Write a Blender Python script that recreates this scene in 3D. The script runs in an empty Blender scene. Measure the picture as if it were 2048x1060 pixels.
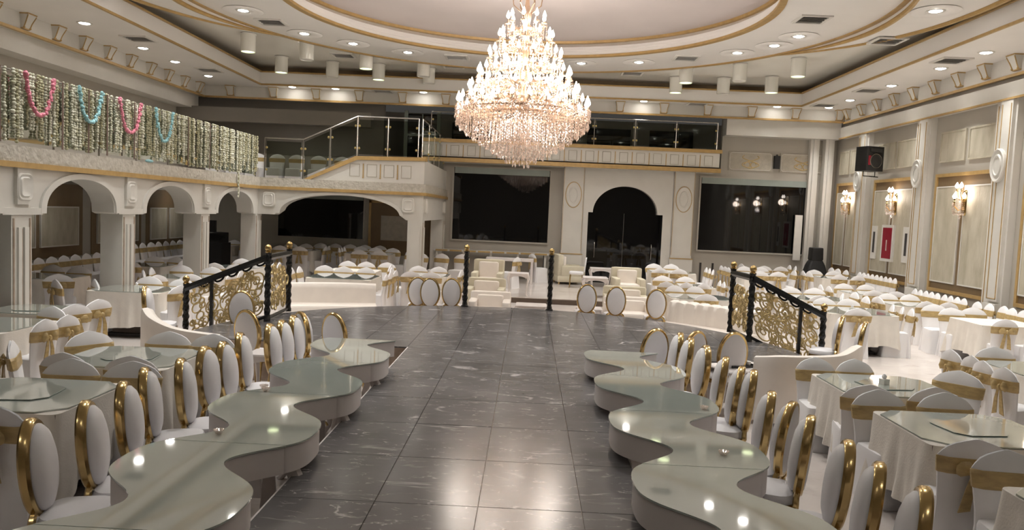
import bpy, math, random
from mathutils import Matrix, Vector
R = math.radians
PI = math.pi
random.seed(7)
scn = bpy.context.scene
COL = scn.collection

# ------------------------------------------------------------------ camera
CAM_Z = 2.40
FPX = 1540.0
def make_camera():
    fy = Vector((1059 - 1024, 425 - 530, FPX)).normalized()      # the hall's long axis seen from the lens
    fx = Vector((1, .045, 0)); fx.z = -(fx.x * fy.x + fx.y * fy.y) / fy.z; fx.normalize()
    fz = fx.cross(fy)
    if fz.y > 0: fz = -fz
    right = Vector((fx.x, fy.x, fz.x)); down = Vector((fx.y, fy.y, fz.y)); fwd = Vector((fx.z, fy.z, fz.z))
    m = Matrix((right, -down, -fwd)).transposed().to_4x4()
    m.translation = (0, 0, CAM_Z)
    c = bpy.data.cameras.new('camera'); c.sensor_width = 36; c.lens = FPX / 2048 * 36; c.clip_end = 200; c.clip_start = .05
    o = bpy.data.objects.new('camera', c); COL.objects.link(o); o.matrix_world = m
    scn.camera = o
make_camera()

# ------------------------------------------------------------------ world, exposure
w = bpy.data.worlds.new('world'); scn.world = w; w.use_nodes = True
w.node_tree.nodes['Background'].inputs[0].default_value = (.9, .86, .8, 1)
w.node_tree.nodes['Background'].inputs[1].default_value = .02
scn.view_settings.view_transform = 'Standard'
scn.view_settings.look = 'None'
scn.view_settings.gamma = 1
scn.view_settings.use_curve_mapping = False
scn.view_settings.exposure = 1.42
cy = scn.cycles
cy.use_denoising = True
cy.max_bounces = 8; cy.diffuse_bounces = 5; cy.glossy_bounces = 4; cy.transmission_bounces = 4; cy.transparent_max_bounces = 24
cy.caustics_reflective = False; cy.caustics_refractive = False
cy.sample_clamp_indirect = 6; cy.sample_clamp_direct = 0
DOWN_W = 128.0        # watts of one recessed downlight
CHAND_W = 190.0      # watts of the whole chandelier
SCONCE_W = 6.0
WARM = (1.0, 1.0, .97)

# ------------------------------------------------------------------ materials
MAT = {}
def mat(name, col, rough=.6, metal=0, var=.06, scale=6, bump=0, bscale=40, spec=.5, coat=0, emit=None, estr=0, col2=None, stretch=None, detail=4, trans=0):
    m = bpy.data.materials.new(name); m.use_nodes = True
    nt = m.node_tree; n = nt.nodes; l = nt.links
    b = n['Principled BSDF']
    b.inputs['Roughness'].default_value = rough; b.inputs['Metallic'].default_value = metal
    b.inputs['Specular IOR Level'].default_value = spec
    b.inputs['Coat Weight'].default_value = coat; b.inputs['Coat Roughness'].default_value = .04
    tc = n.new('ShaderNodeTexCoord'); mp = n.new('ShaderNodeMapping'); l.new(tc.outputs['Object'], mp.inputs[0])
    if stretch: mp.inputs['Scale'].default_value = stretch
    nz = n.new('ShaderNodeTexNoise'); nz.inputs['Scale'].default_value = scale; nz.inputs['Detail'].default_value = detail
    l.new(mp.outputs[0], nz.inputs[0])
    mx = n.new('ShaderNodeMix'); mx.data_type = 'RGBA'
    c2 = col2 or tuple(max(0, c * (1 - var * 2)) for c in col)
    mx.inputs['A'].default_value = (*c2, 1); mx.inputs['B'].default_value = (*col, 1)
    rmp = n.new('ShaderNodeValToRGB'); rmp.color_ramp.elements[0].position = .3; rmp.color_ramp.elements[1].position = .65
    l.new(nz.outputs['Fac'], rmp.inputs[0]); l.new(rmp.outputs[0], mx.inputs['Factor'])
    l.new(mx.outputs['Result'], b.inputs['Base Color'])
    if bump:
        n2 = n.new('ShaderNodeTexNoise'); n2.inputs['Scale'].default_value = bscale; n2.inputs['Detail'].default_value = 3
        l.new(mp.outputs[0], n2.inputs[0])
        bp = n.new('ShaderNodeBump'); bp.inputs['Strength'].default_value = bump; bp.inputs['Distance'].default_value = .02
        l.new(n2.outputs['Fac'], bp.inputs['Height']); l.new(bp.outputs[0], b.inputs['Normal'])
    if emit:
        b.inputs['Emission Color'].default_value = (*emit, 1); b.inputs['Emission Strength'].default_value = estr
    MAT[name] = m
    return m
mat('dark_taupe', (.20, .18, .155), .6, var=.04, scale=2)  # darker than the wall colour, on the upper gallery end and beam
mat('wall_paint', (.43, .40, .35), .55, var=.03, scale=1.5)
mat('white_paint', (.65, .63, .585), .5, var=.03, scale=2)
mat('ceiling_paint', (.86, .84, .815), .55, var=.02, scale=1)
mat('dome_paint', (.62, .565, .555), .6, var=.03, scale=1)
mat('tray_gloss', (.84, .83, .77), .16, var=.03, scale=1, spec=.6)
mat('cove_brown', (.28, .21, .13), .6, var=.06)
mat('gold_paint', (.50, .33, .13), .42, var=.08, scale=8, metal=.15)
mat('gold_metal', (.60, .43, .19), .20, metal=1, var=.1, scale=5)
mat('chandelier_brass', (.70, .52, .38), .3, metal=.9, var=.08)
mat('gold_satin', (.54, .39, .17), .34, var=.14, scale=9, bump=.25, bscale=18, stretch=(1, 1, 3), spec=.6)
mat('gold_scroll', (.62, .47, .22), .38, metal=.45, var=.1, scale=9)
mat('black_metal', (.008, .008, .008), .25, var=.1, bump=.1, bscale=60)
mat('black_box', (.012, .012, .013), .55, var=.1, bump=.15, bscale=90)
mat('black_cone', (.03, .03, .03), .4, var=.1)
mat('brown_panel', (.20, .135, .07), .55, var=.06, scale=3)
mat('relief_panel', (.52, .48, .385), .6, col2=(.40, .36, .27), scale=5, bump=.5, bscale=14, stretch=(1, 1, .35))
mat('frieze_panel', (.45, .41, .34), .6, var=.08, scale=7, bump=.4, bscale=20)
mat('relief_beam', (.52, .49, .43), .6, col2=(.40, .37, .31), scale=9, bump=1.0, bscale=16)
mat('chair_cover', (.82, .805, .81), .7, var=.015, scale=4, bump=.05, bscale=300, spec=.25)
mat('cloth_ivory', (.76, .71, .645), .72, var=.04, scale=5, bump=.15, bscale=60, spec=.25)
mat('oval_pad', (.80, .78, .79), .5, var=.015, scale=4, spec=.35)
mat('cream_leather', (.82, .755, .69), .5, var=.03, scale=4, spec=.4)
mat('cream_fabric', (.62, .57, .44), .7, var=.04, scale=6)
mat('glass_top', (.46, .50, .455), .04, var=.03, scale=2, spec=1.0, coat=1)
mat('apron_white', (.70, .645, .62), .45, var=.03, scale=4)
mat('base_brown', (.10, .07, .05), .5, var=.1)
mat('dark_leg', (.035, .03, .028), .4, var=.1)
mat('black_glass', (.004, .004, .0045), .03, var=.2, spec=.5)
mat('blind_teal', (.30, .34, .31), .6, var=.05, scale=3)
mat('steel', (.42, .40, .37), .25, metal=1, var=.05)
mat('brass_clip', (.70, .55, .25), .3, metal=1, var=.05)
mat('riser_marble', (.42, .33, .26), .3, col2=(.26, .19, .14), scale=7, var=.2, spec=.5)
mat('red_box', (.30, .012, .03), .35, var=.05)
mat('pink_flower', (.80, .30, .38), .6, col2=(.62, .17, .25), scale=40)
mat('blue_flower', (.36, .62, .66), .6, col2=(.22, .45, .50), scale=40)
mat('white_flower', (.74, .73, .62), .65, col2=(.36, .35, .22), scale=14)
mat('green_flower', (.50, .48, .32), .65, col2=(.24, .22, .12), scale=14)
mat('brown_cord', (.14, .09, .07), .7, var=.1)
mat('carpet_dim', (.30, .26, .22), .8, var=.06)
mat('vent_dark', (.05, .045, .045), .6, var=.1)
mat('plastic_white', (.72, .70, .66), .4, var=.03)
mat('downlight_lens', (.9, .9, .9), .4, emit=(1, .95, .88), estr=14)
mat('reflection_glow', (.8, .85, .7), .4, emit=(.85, 1, .55), estr=1.1)  # glow painted for the reflected downlights in the tray
mat('bulb_glow', (1, .95, .9), .3, emit=(1, .88, .78), estr=6)
for k in ('bulb_glow', 'downlight_lens', 'reflection_glow'): MAT[k].cycles.emission_sampling = 'NONE'

def crystal():
    m = bpy.data.materials.new('crystal'); m.use_nodes = True; nt = m.node_tree; nt.nodes.clear(); n = nt.nodes; l = nt.links
    o = n.new('ShaderNodeOutputMaterial'); t = n.new('ShaderNodeBsdfTransparent'); g = n.new('ShaderNodeBsdfGlossy'); d = n.new('ShaderNodeBsdfTranslucent')
    t.inputs[0].default_value = (.96, .93, .90, 1); g.inputs[0].default_value = (1, .92, .88, 1); g.inputs[1].default_value = .08
    d.inputs[0].default_value = (.80, .66, .60, 1)
    tc = n.new('ShaderNodeTexCoord'); nz = n.new('ShaderNodeTexNoise'); nz.inputs['Scale'].default_value = 30; l.new(tc.outputs['Object'], nz.inputs[0])
    mr = n.new('ShaderNodeMapRange'); mr.inputs['From Min'].default_value = .3; mr.inputs['From Max'].default_value = .7; mr.inputs['To Min'].default_value = .35; mr.inputs['To Max'].default_value = .7
    l.new(nz.outputs['Fac'], mr.inputs['Value'])
    m2 = n.new('ShaderNodeMixShader'); m2.inputs[0].default_value = .16; l.new(g.outputs[0], m2.inputs[1]); l.new(d.outputs[0], m2.inputs[2])
    m1 = n.new('ShaderNodeMixShader'); l.new(mr.outputs[0], m1.inputs[0]); l.new(t.outputs[0], m1.inputs[1]); l.new(m2.outputs[0], m1.inputs[2])
    l.new(m1.outputs[0], o.inputs[0]); MAT['crystal'] = m
crystal()
def rail_glass():
    m = bpy.data.materials.new('rail_glass'); m.use_nodes = True; nt = m.node_tree; nt.nodes.clear(); n = nt.nodes; l = nt.links
    o = n.new('ShaderNodeOutputMaterial'); t = n.new('ShaderNodeBsdfTransparent'); g = n.new('ShaderNodeBsdfGlossy')
    t.inputs[0].default_value = (.60, .62, .58, 1); g.inputs[1].default_value = .04; g.inputs[0].default_value = (.9, .95, .9, 1)
    lw = n.new('ShaderNodeLayerWeight'); lw.inputs[0].default_value = .2
    tc = n.new('ShaderNodeTexCoord'); nz = n.new('ShaderNodeTexNoise'); nz.inputs['Scale'].default_value = 3; l.new(tc.outputs['Object'], nz.inputs[0])
    mm = n.new('ShaderNodeMath'); mm.operation = 'MULTIPLY'; l.new(lw.outputs['Fresnel'], mm.inputs[0]); mm.inputs[1].default_value = .8
    m1 = n.new('ShaderNodeMixShader'); l.new(mm.outputs[0], m1.inputs[0]); l.new(t.outputs[0], m1.inputs[1]); l.new(g.outputs[0], m1.inputs[2])
    l.new(m1.outputs[0], o.inputs[0]); MAT['rail_glass'] = m
rail_glass()
def marble(name, base, dark, vein, rough, vscale, vw):
    m = mat(name, base, rough, col2=dark, scale=1.6, detail=8, spec=.32)
    nt = m.node_tree; n = nt.nodes; l = nt.links; b = n['Principled BSDF']
    geo = n.new('ShaderNodeNewGeometry')
    def veins(sc, dist, width, st):
        mp = n.new('ShaderNodeMapping'); l.new(geo.outputs['Position'], mp.inputs[0]); mp.inputs['Scale'].default_value = st
        nz = n.new('ShaderNodeTexNoise'); nz.inputs['Scale'].default_value = sc; nz.inputs['Detail'].default_value = 9; nz.inputs['Distortion'].default_value = dist; l.new(mp.outputs[0], nz.inputs[0])
        s = n.new('ShaderNodeMath'); s.operation = 'SUBTRACT'; l.new(nz.outputs['Fac'], s.inputs[0]); s.inputs[1].default_value = .5
        a = n.new('ShaderNodeMath'); a.operation = 'ABSOLUTE'; l.new(s.outputs[0], a.inputs[0])
        r = n.new('ShaderNodeMapRange'); r.inputs['From Min'].default_value = 0; r.inputs['From Max'].default_value = width; r.inputs['To Min'].default_value = 1; r.inputs['To Max'].default_value = 0
        l.new(a.outputs[0], r.inputs['Value'])
        g = n.new('ShaderNodeTexNoise'); g.inputs['Scale'].default_value = sc * 1.7; l.new(mp.outputs[0], g.inputs[0])
        g2 = n.new('ShaderNodeMapRange'); g2.inputs['From Min'].default_value = .50; g2.inputs['From Max'].default_value = .66; l.new(g.outputs['Fac'], g2.inputs['Value'])
        mu = n.new('ShaderNodeMath'); mu.operation = 'MULTIPLY'; l.new(r.outputs[0], mu.inputs[0]); l.new(g2.outputs[0], mu.inputs[1])
        return mu
    v1 = veins(vscale, .6, vw, (1, 2.2, 1)); v2 = veins(vscale * 3.1, .3, vw * .8, (1, 2.8, 1))
    ad = n.new('ShaderNodeMath'); ad.operation = 'MAXIMUM'; l.new(v1.outputs[0], ad.inputs[0]); l.new(v2.outputs[0], ad.inputs[1])
    old = b.inputs['Base Color'].links[0].from_socket
    mx = n.new('ShaderNodeMix'); mx.data_type = 'RGBA'; l.new(ad.outputs[0], mx.inputs['Factor']); l.new(old, mx.inputs['A']); mx.inputs['B'].default_value = (*vein, 1)
    l.new(mx.outputs['Result'], b.inputs['Base Color'])
    return m
marble('stage_marble', (.155, .147, .147), (.095, .09, .09), (.50, .46, .45), .20, 1.1, .018)
marble('floor_marble', (.68, .62, .58), (.60, .54, .50), (.52, .46, .42), .18, .7, .02)

# ------------------------------------------------------------------ mesh helpers
class MB:
    def __init__(s): s.v = []; s.f = []
    def add(s, v, f):
        k = len(s.v); s.v += [tuple(p) for p in v]; s.f += [tuple(i + k for i in q) for q in f]; return s
    def box(s, x0, x1, y0, y1, z0, z1, t=0):
        v = [(x0, y0, z0), (x1, y0, z0), (x1, y1, z0), (x0, y1, z0), (x0 + t, y0 + t, z1), (x1 - t, y0 + t, z1), (x1 - t, y1 - t, z1), (x0 + t, y1 - t, z1)]
        return s.add(v, [(3, 2, 1, 0), (4, 5, 6, 7), (0, 1, 5, 4), (1, 2, 6, 5), (2, 3, 7, 6), (3, 0, 4, 7)])
    def prism(s, poly, a0, a1, ax='z', bev=0):
        def P(p, a): return (p[0], p[1], a) if ax == 'z' else ((a, p[0], p[1]) if ax == 'x' else (p[0], a, p[1]))
        n = len(poly); v = [P(p, a0) for p in poly] + [P(p, a1) for p in poly]
        f = [tuple(range(n - 1, -1, -1)), tuple(range(n, 2 * n))] + [(i, (i + 1) % n, n + (i + 1) % n, n + i) for i in range(n)]
        return s.add(v, f)
    def loft(s, rings, cap=True, closed=True):
        n = len(rings[0]); v = [p for r in rings for p in r]; f = []
        for k in range(len(rings) - 1):
            for i in range(n if closed else n - 1):
                j = (i + 1) % n; f.append((k * n + i, k * n + j, (k + 1) * n + j, (k + 1) * n + i))
        if cap: f += [tuple(range(n - 1, -1, -1)), tuple((len(rings) - 1) * n + i for i in range(n))]
        return s.add(v, f)
    def lathe(s, prof, n=16, c=(0, 0, 0), cap=True, loop=False):
        rings = [[(c[0] + r * math.cos(2 * PI * i / n), c[1] + r * math.sin(2 * PI * i / n), c[2] + z) for i in range(n)] for r, z in prof]
        if loop: rings.append(rings[0])
        return s.loft(rings, cap and not loop)
    def tube(s, path, r, n=6, closed=False, flat=None):
        P = [Vector(p) for p in path]; m = len(P); rings = []; up = Vector((0, 0, 1)); prev = None
        for i in range(m):
            if closed: t = P[(i + 1) % m] - P[i - 1]
            else: t = P[min(i + 1, m - 1)] - P[max(i - 1, 0)]
            t.normalize()
            if prev is None:
                a = up if abs(t.z) < .9 else Vector((1, 0, 0)); u = t.cross(a).normalized()
            else: u = (prev - t * prev.dot(t)).normalized()
            prev = u; w_ = t.cross(u); rr = r[i] if isinstance(r, (list, tuple)) else r
            rings.append([tuple(P[i] + u * (rr * math.cos(2 * PI * k / n)) + w_ * (rr * (flat or 1) * math.sin(2 * PI * k / n))) for k in range(n)])
        if closed: rings.append(rings[0])
        return s.loft(rings, not closed)
    def ball(s, c, rx, ry=None, rz=None, n=8, m=5):
        ry = ry or rx; rz = rz or rx
        rings = []
        for k in range(1, m):
            a = PI * k / m; rings.append([(c[0] + rx * math.sin(a) * math.cos(2 * PI * i / n), c[1] + ry * math.sin(a) * math.sin(2 * PI * i / n), c[2] - rz * math.cos(a)) for i in range(n)])
        b = len(s.v); s.loft(rings, cap=False)
        s.v += [(c[0], c[1], c[2] - rz), (c[0], c[1], c[2] + rz)]; lo = len(s.v) - 2; hi = lo + 1; last = b + (m - 2) * n
        s.f += [(lo, b + (i + 1) % n, b + i) for i in range(n)] + [(hi, last + i, last + (i + 1) % n) for i in range(n)]
        return s
    def gem(s, c, r, h, n=4):
        k = len(s.v); s.v += [(c[0], c[1], c[2] - h)] + [(c[0] + r * math.cos(2 * PI * i / n), c[1] + r * math.sin(2 * PI * i / n), c[2]) for i in range(n)] + [(c[0], c[1], c[2] + h)]
        s.f += [(k, k + 1 + (i + 1) % n, k + 1 + i) for i in range(n)] + [(k + n + 1, k + 1 + i, k + 1 + (i + 1) % n) for i in range(n)]
        return s
    def move(s, d=(0, 0, 0), rz=0, m=None):
        M = m or (Matrix.Translation(d) @ Matrix.Rotation(rz, 4, 'Z')); s.v = [tuple(M @ Vector(p)) for p in s.v]; return s
    def mesh(s, name, material, sharp=40):
        me = bpy.data.meshes.new(name); me.from_pydata(s.v, [], s.f); me.materials.append(MAT[material])
        if sharp:
            me.polygons.foreach_set('use_smooth', [True] * len(me.polygons)); me.set_sharp_from_angle(angle=R(sharp))
        me.update(); return me
def ob(name, me, parent=None, loc=(0, 0, 0), rz=0):
    o = bpy.data.objects.new(name, me); COL.objects.link(o); o.location = loc; o.rotation_euler = (0, 0, rz)
    if parent is not None: o.parent = parent
    return o
def part(name, mb, material, parent=None, loc=(0, 0, 0), rz=0, sharp=40): return ob(name, mb.mesh(name, material, sharp), parent, loc, rz)
def empty(name, loc=(0, 0, 0), rz=0):
    o = ob(name, None, None, loc, rz); o.empty_display_size = .1; return o
def tag(o, label=None, cat=None, group=None, kind=None):
    if label: o['label'] = label
    if cat: o['category'] = cat
    if group: o['group'] = group
    if kind: o['kind'] = kind
    return o
def struct(o, label, cat='wall'): return tag(o, label, cat, kind='structure')
def copy_tree(o, parent=None):
    c = o.copy(); COL.objects.link(c)
    if parent is not None: c.parent = parent
    for ch in KIDS.get(o.name, []): copy_tree(ch, c)
    return c
KIDS = {}
def freeze(o):
    kids = [c for c in bpy.data.objects if c.parent == o]; KIDS[o.name] = kids
    for k in kids: freeze(k)
def light(name, kind, loc, watts, col=WARM, radius=.1, spot=None, blend=1, parent=None):
    d = bpy.data.lights.new(name, kind); d.energy = watts; d.color = col; d.shadow_soft_size = radius
    if spot: d.spot_size = R(spot); d.spot_blend = blend
    o = bpy.data.objects.new(name, d); COL.objects.link(o); o.location = loc
    if parent is not None: o.parent = parent
    return o
def rrect(hx, hy, r, n=4, cx=0, cy_=0):
    p = []
    for (sx, sy, a0) in ((1, 1, 0), (-1, 1, 90), (-1, -1, 180), (1, -1, 270)):
        for k in range(n + 1):
            a = R(a0 + 90 * k / n); p.append((cx + sx * (hx - r) + r * math.cos(a), cy_ + sy * (hy - r) + r * math.sin(a)))
    return p
def arc(cx, cy_, r, a0, a1, n): return [(cx + r * math.cos(R(a0 + (a1 - a0) * k / n)), cy_ + r * math.sin(R(a0 + (a1 - a0) * k / n))) for k in range(n + 1)]
# ================================================================== THE SETTING
XL, XR, YB, YF = -11.5, 10.1, 26.0, -4.0
STAGE_Z = .55; BACK_Z = .15; STEP_Y = 20.3
struct(part('floor', MB().box(XL - .3, XR + .3, YF - .3, STEP_Y, -.12, 0), 'floor_marble'), 'pale polished marble floor of the hall', 'floor')
fb = struct(part('floor_back', MB().box(XL - .3, XR + .3, STEP_Y, YB + .4, -.12, BACK_Z), 'floor_marble'), 'raised marble floor one step up before the arched doorway', 'floor')
part('step_riser', MB().box(XL, XR, STEP_Y - .02, STEP_Y, 0, BACK_Z - .02), 'base_brown', fb)

# ---- stage: straight runway that opens into a half round platform, laid with marble tiles
SC = (-.33, 10.5); SRAD = 4.3; RX0, RX1 = -1.53, .84; SY = 10.1
a0 = math.degrees(math.asin((SY - SC[1]) / SRAD))
disc = arc(SC[0], SC[1], SRAD, a0, 180 - a0, 48)
outline = [(RX1, YF + .5), (RX1, SY)] + disc + [(RX0, SY), (RX0, YF + .5)]
st = struct(part('floor_stage', MB().prism(outline, 0, STAGE_Z - .02), 'riser_marble'), 'raised marble runway opening into a half round stage', 'stage')
def clip(poly, cl):
    out = poly
    for i in range(len(cl)):
        a, b = cl[i], cl[(i + 1) % len(cl)]; inp = out; out = []
        def side(p): return (b[0] - a[0]) * (p[1] - a[1]) - (b[1] - a[1]) * (p[0] - a[0])
        for k in range(len(inp)):
            p, q = inp[k], inp[(k + 1) % len(inp)]; sp, sq = side(p), side(q)
            if sp >= 0: out.append(p)
            if sp * sq < 0: t = sp / (sp - sq); out.append((p[0] + t * (q[0] - p[0]), p[1] + t * (q[1] - p[1])))
        if not out: return []
    return out
TW, TH, G = .65, .9, .0035
def lay(region, y0, y1):
    y = y0
    while y < y1 - .01:
        x = -.89 - TW * 6
        while x < 4.5:
            c = clip([(x + G, y + G), (x + TW - G, y + G), (x + TW - G, y + TH - G), (x + G, y + TH - G)], region)
            if len(c) > 2:
                zt = STAGE_Z - random.random() * .001
                part('tile', MB().prism(c, STAGE_Z - .022, zt), 'stage_marble', st, sharp=0)
            x += TW
        y += TH
lay([(RX0, 0), (RX1, 0), (RX1, SY), (RX0, SY)], SY - TH * 9, SY)
lay(disc, SY, 15)
# pale nosing along both runway edges
for xe, s in ((RX0, -1), (RX1, 1)):
    part('edge_strip', MB().box(xe - .012 if s < 0 else xe, xe if s < 0 else xe + .012, YF + .5, SY, STAGE_Z - .05, STAGE_Z - .001), 'apron_white', st)

# steps at both sides of the stage
def steps(x0, x1, name):
    e = struct(empty('step_flight', ((x0 + x1) / 2, 11, 0)), name, 'steps')
    n = 3; d = (x1 - x0) / n
    for k in range(n):
        h = STAGE_Z * (n - k) / (n + 1)
        xa, xb = x0 + d * k, x0 + d * (k + 1)
        lo, hi = min(xa, xb), max(xa, xb)
        m = MB().box(lo, hi, 10.25, 11.75, 0, h - .03).move((-(x0 + x1) / 2, -11, 0))
        part('riser', m, 'riser_marble', e)
        part('tread', MB().box(lo - .015, hi + .015, 10.22, 11.78, h - .03, h).move((-(x0 + x1) / 2, -11, 0)), 'stage_marble', e)
steps(-4.12, -5.25, 'marble steps down from the stage on the arcade side')
steps(3.52, 4.6, 'marble steps down from the stage on the wall lamp side')

# ---- walls
def wall(name, mb, material, label): return struct(part(name, mb, material), label, 'wall')
wl = wall('wall_left', MB().box(XL - .2, XL, YF, YB + 3, 0, 6.2), 'wall_paint', 'beige wall behind the arcade and gallery')
wr = wall('wall_right', MB().box(XR, XR + .2, YF, YB + .2, 0, 5.7), 'wall_paint', 'beige panelled wall with gilt frames and wall lamps')
wb = wall('wall_back', MB().box(XL, XR, YB, YB + .2, 0, 4.0).box(6.3, XR, YB, YB + .2, 4.0, 5.8).box(XL, XR, YB + 2.8, YB + 3, 3.9, 5.9), 'wall_paint', 'beige end wall around the arched doorway')
wf = wall('wall_front', MB().box(XL, XR, YF - .2, YF, 0, 6.8), 'wall_paint', 'beige wall behind the head of the runway')

# ---- ceiling
cl = struct(part('ceiling', MB().box(XL - .2, XR + .2, YF - .2, YB + 3, 7.6, 7.7), 'ceiling_paint'), 'white ceiling of the hall', 'ceiling')
TX0, TX1, TY1, TY0 = -8.75, 8.4, 24.7, 1.0
ZS = 6.1
part('soffit', MB().box(-10.8, TX0, YF, 25.3, ZS, ZS + .08).box(TX1, XR + .2, YF, 25.3, ZS, ZS + .08).box(TX0, TX1, TY1, 25.3, ZS, ZS + .08).box(TX0, TX1, YF, TY0, ZS, ZS + .08), 'ceiling_paint', cl)
part('fascia', MB().box(TX0 - .06, TX0, TY0, TY1, ZS + .08, 6.48).box(TX1, TX1 + .06, TY0, TY1, ZS + .08, 6.48).box(TX0, TX1, TY1, TY1 + .06, ZS + .08, 6.48).box(TX0, TX1, TY0 - .06, TY0, ZS + .08, 6.48), 'ceiling_paint', cl)
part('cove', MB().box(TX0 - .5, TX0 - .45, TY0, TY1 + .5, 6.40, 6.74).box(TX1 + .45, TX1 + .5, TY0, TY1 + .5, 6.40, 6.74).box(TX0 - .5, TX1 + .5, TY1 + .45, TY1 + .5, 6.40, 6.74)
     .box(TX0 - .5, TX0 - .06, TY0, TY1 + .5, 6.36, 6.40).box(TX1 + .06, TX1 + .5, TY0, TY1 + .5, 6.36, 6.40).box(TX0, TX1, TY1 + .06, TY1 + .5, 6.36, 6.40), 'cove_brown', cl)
part('cove_lip', MB().box(TX0 - .07, TX0 + .05, TY0, TY1, 6.48, 6.52).box(TX1 - .05, TX1 + .07, TY0, TY1, 6.48, 6.52).box(TX0 - .07, TX1 + .07, TY1 - .05, TY1 + .07, 6.48, 6.52), 'gold_paint', cl)
part('soffit_bead', MB().box(TX0 - .02, TX0 + .03, TY0, TY1, ZS - .02, ZS + .03).box(TX1 - .03, TX1 + .02, TY0, TY1, ZS - .02, ZS + .03).box(TX0, TX1, TY1 - .03, TY1 + .02, ZS - .02, ZS + .03), 'gold_paint', cl)
ZT = 6.72
RC = (-.25, 16.1)
N = 96
# tray ceiling around the dome opening
cir = [(RC[0] + 6.6 * math.cos(2 * PI * i / N), RC[1] + 6.6 * math.sin(2 * PI * i / N), ZT) for i in range(N)]
def sq(i):
    a = 2 * PI * i / N; c, s = math.cos(a), math.sin(a)
    x0, x1, y0, y1 = TX0 - .5 - RC[0], TX1 + .5 - RC[0], TY0 - .5 - RC[1], TY1 + .5 - RC[1]
    t = min((x1 / c if c > 0 else x0 / c) if abs(c) > 1e-6 else 1e9, (y1 / s if s > 0 else y0 / s) if abs(s) > 1e-6 else 1e9)
    return (RC[0] + c * t, RC[1] + s * t, ZT)
outer = [sq(i) for i in range(N)]
part('tray', MB().loft([cir, outer], cap=False), 'tray_gloss', cl)
# suspended ring
ring = MB().lathe([(5.0, 6.60), (7.15, 6.60), (7.2, 6.62), (7.2, 6.78), (5.0, 6.78)], 96, (RC[0], RC[1], 0), loop=True)
part('ring', ring, 'ceiling_paint', cl)
part('ring_bead', MB().lathe([(7.12, 6.575), (7.25, 6.575), (7.25, 6.63), (7.12, 6.63)], 96, (RC[0], RC[1], 0), loop=True), 'gold_paint', cl)
part('ring_bead', MB().lathe([(4.93, 6.57), (5.07, 6.57), (5.07, 6.63), (4.93, 6.63)], 96, (RC[0], RC[1], 0), loop=True), 'gold_paint', cl)
part('dome_cove', MB().lathe([(5.0, 6.6), (4.98, 6.72), (5.06, 6.76), (5.05, 6.86), (5.16, 6.93), (5.2, 7.0)], 96, (RC[0], RC[1], 0), cap=False), 'ceiling_paint', cl)
part('dome_bead', MB().lathe([(5.10, 6.97), (5.2, 6.97), (5.2, 7.05), (5.08, 7.05)], 96, (RC[0], RC[1], 0), loop=True), 'gold_paint', cl)
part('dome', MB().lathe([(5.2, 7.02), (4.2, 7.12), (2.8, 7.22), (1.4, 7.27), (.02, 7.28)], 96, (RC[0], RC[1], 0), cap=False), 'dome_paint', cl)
# lower crescent on the near side of the ring
LC = (-.25, 14.2); LR = 8.35; HR = 7.22
d = RC[1] - LC[1]; yy = (LR * LR - HR * HR + d * d) / (2 * d); xx = math.sqrt(max(LR * LR - yy * yy, 0))
al = math.degrees(math.atan2(yy, xx)); ah = math.degrees(math.atan2(yy - d, xx))
po = arc(LC[0], LC[1], LR, al, -180 - al, 96); pi_ = arc(RC[0], RC[1], HR, ah, -180 - ah, 96)
zc = [6.46 + .14 * max(0, 1 - min(i, 96 - i) / 12) ** 1.5 for i in range(97)]
v0 = [(p[0], p[1], z) for p, z in zip(po, zc)]; v1 = [(p[0], p[1], z) for p, z in zip(pi_, zc)]; v2 = [(p[0], p[1], 6.62) for p in pi_]; v3 = [(p[0], p[1], 6.74) for p in po]
part('crescent', MB().loft([v3, v0, v1, v2], cap=False, closed=False), 'ceiling_paint', cl)
part('crescent_bead', MB().tube([(p[0], p[1], z - .01) for p, z in zip(po, zc)], [.055 - (z - 6.46) * .3 for z in zc], 6), 'gold_paint', cl)
part('crescent_bead', MB().tube([(p[0], p[1], z - .01) for p, z in zip(pi_, zc)], [.05 - (z - 6.46) * .3 for z in zc], 6), 'gold_paint', cl)

# ---- cornice bands with gilt corbels (three sides)
def corbel_mesh():
    b = MB().loft([[(-.10, 0, 0), (.10, 0, 0), (.10, -.05, 0), (-.10, -.05, 0)], [(-.105, 0, .12), (.105, 0, .12), (.105, -.10, .12), (-.105, -.10, .12)],
                   [(-.135, 0, .26), (.135, 0, .26), (.135, -.17, .26), (-.135, -.17, .26)], [(-.14, 0, .30), (.14, 0, .30), (.14, -.18, .30), (-.14, -.18, .30)]])
    g = MB()
    for sx in (-1, 1): g.tube([(sx * .10, -.055, 0), (sx * .105, -.105, .12), (sx * .137, -.178, .27)], .012, 5)
    g.box(-.15, .15, -.19, 0, .285, .315); g.box(-.11, .11, -.06, 0, -.012, .012); 
    for sx in (-1, 1): g.ball((sx * .1, -.07, .02), .025, n=6, m=4)
    return b.mesh('corbel', 'white_paint'), g.mesh('gilding', 'gold_paint')
CB, CG = corbel_mesh()
def cornice(name, mb, bead, label, spots, rz):
    t = struct(part(name, mb, 'white_paint'), label, 'cornice')
    part('bead', bead, 'gold_paint', t)
    for p in spots:
        c = ob('corbel', CB, t, p, rz); ob('gilding', CG, c)
    return t
ys = [16.27 + 1.06 * k for k in range(-4, 9)]
cornice('trim_1', MB().box(-11.0, -10.8, YF, 25.3, 5.72, 6.2).box(XL, -11.0, YF, 25.3, 5.3, 6.2), MB().box(-10.86, -10.77, YF, 25.3, 5.70, 5.76), 'white cornice with gilt corbels above the garland gallery', [(-10.8, y, 5.79) for y in ys], R(90))
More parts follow.
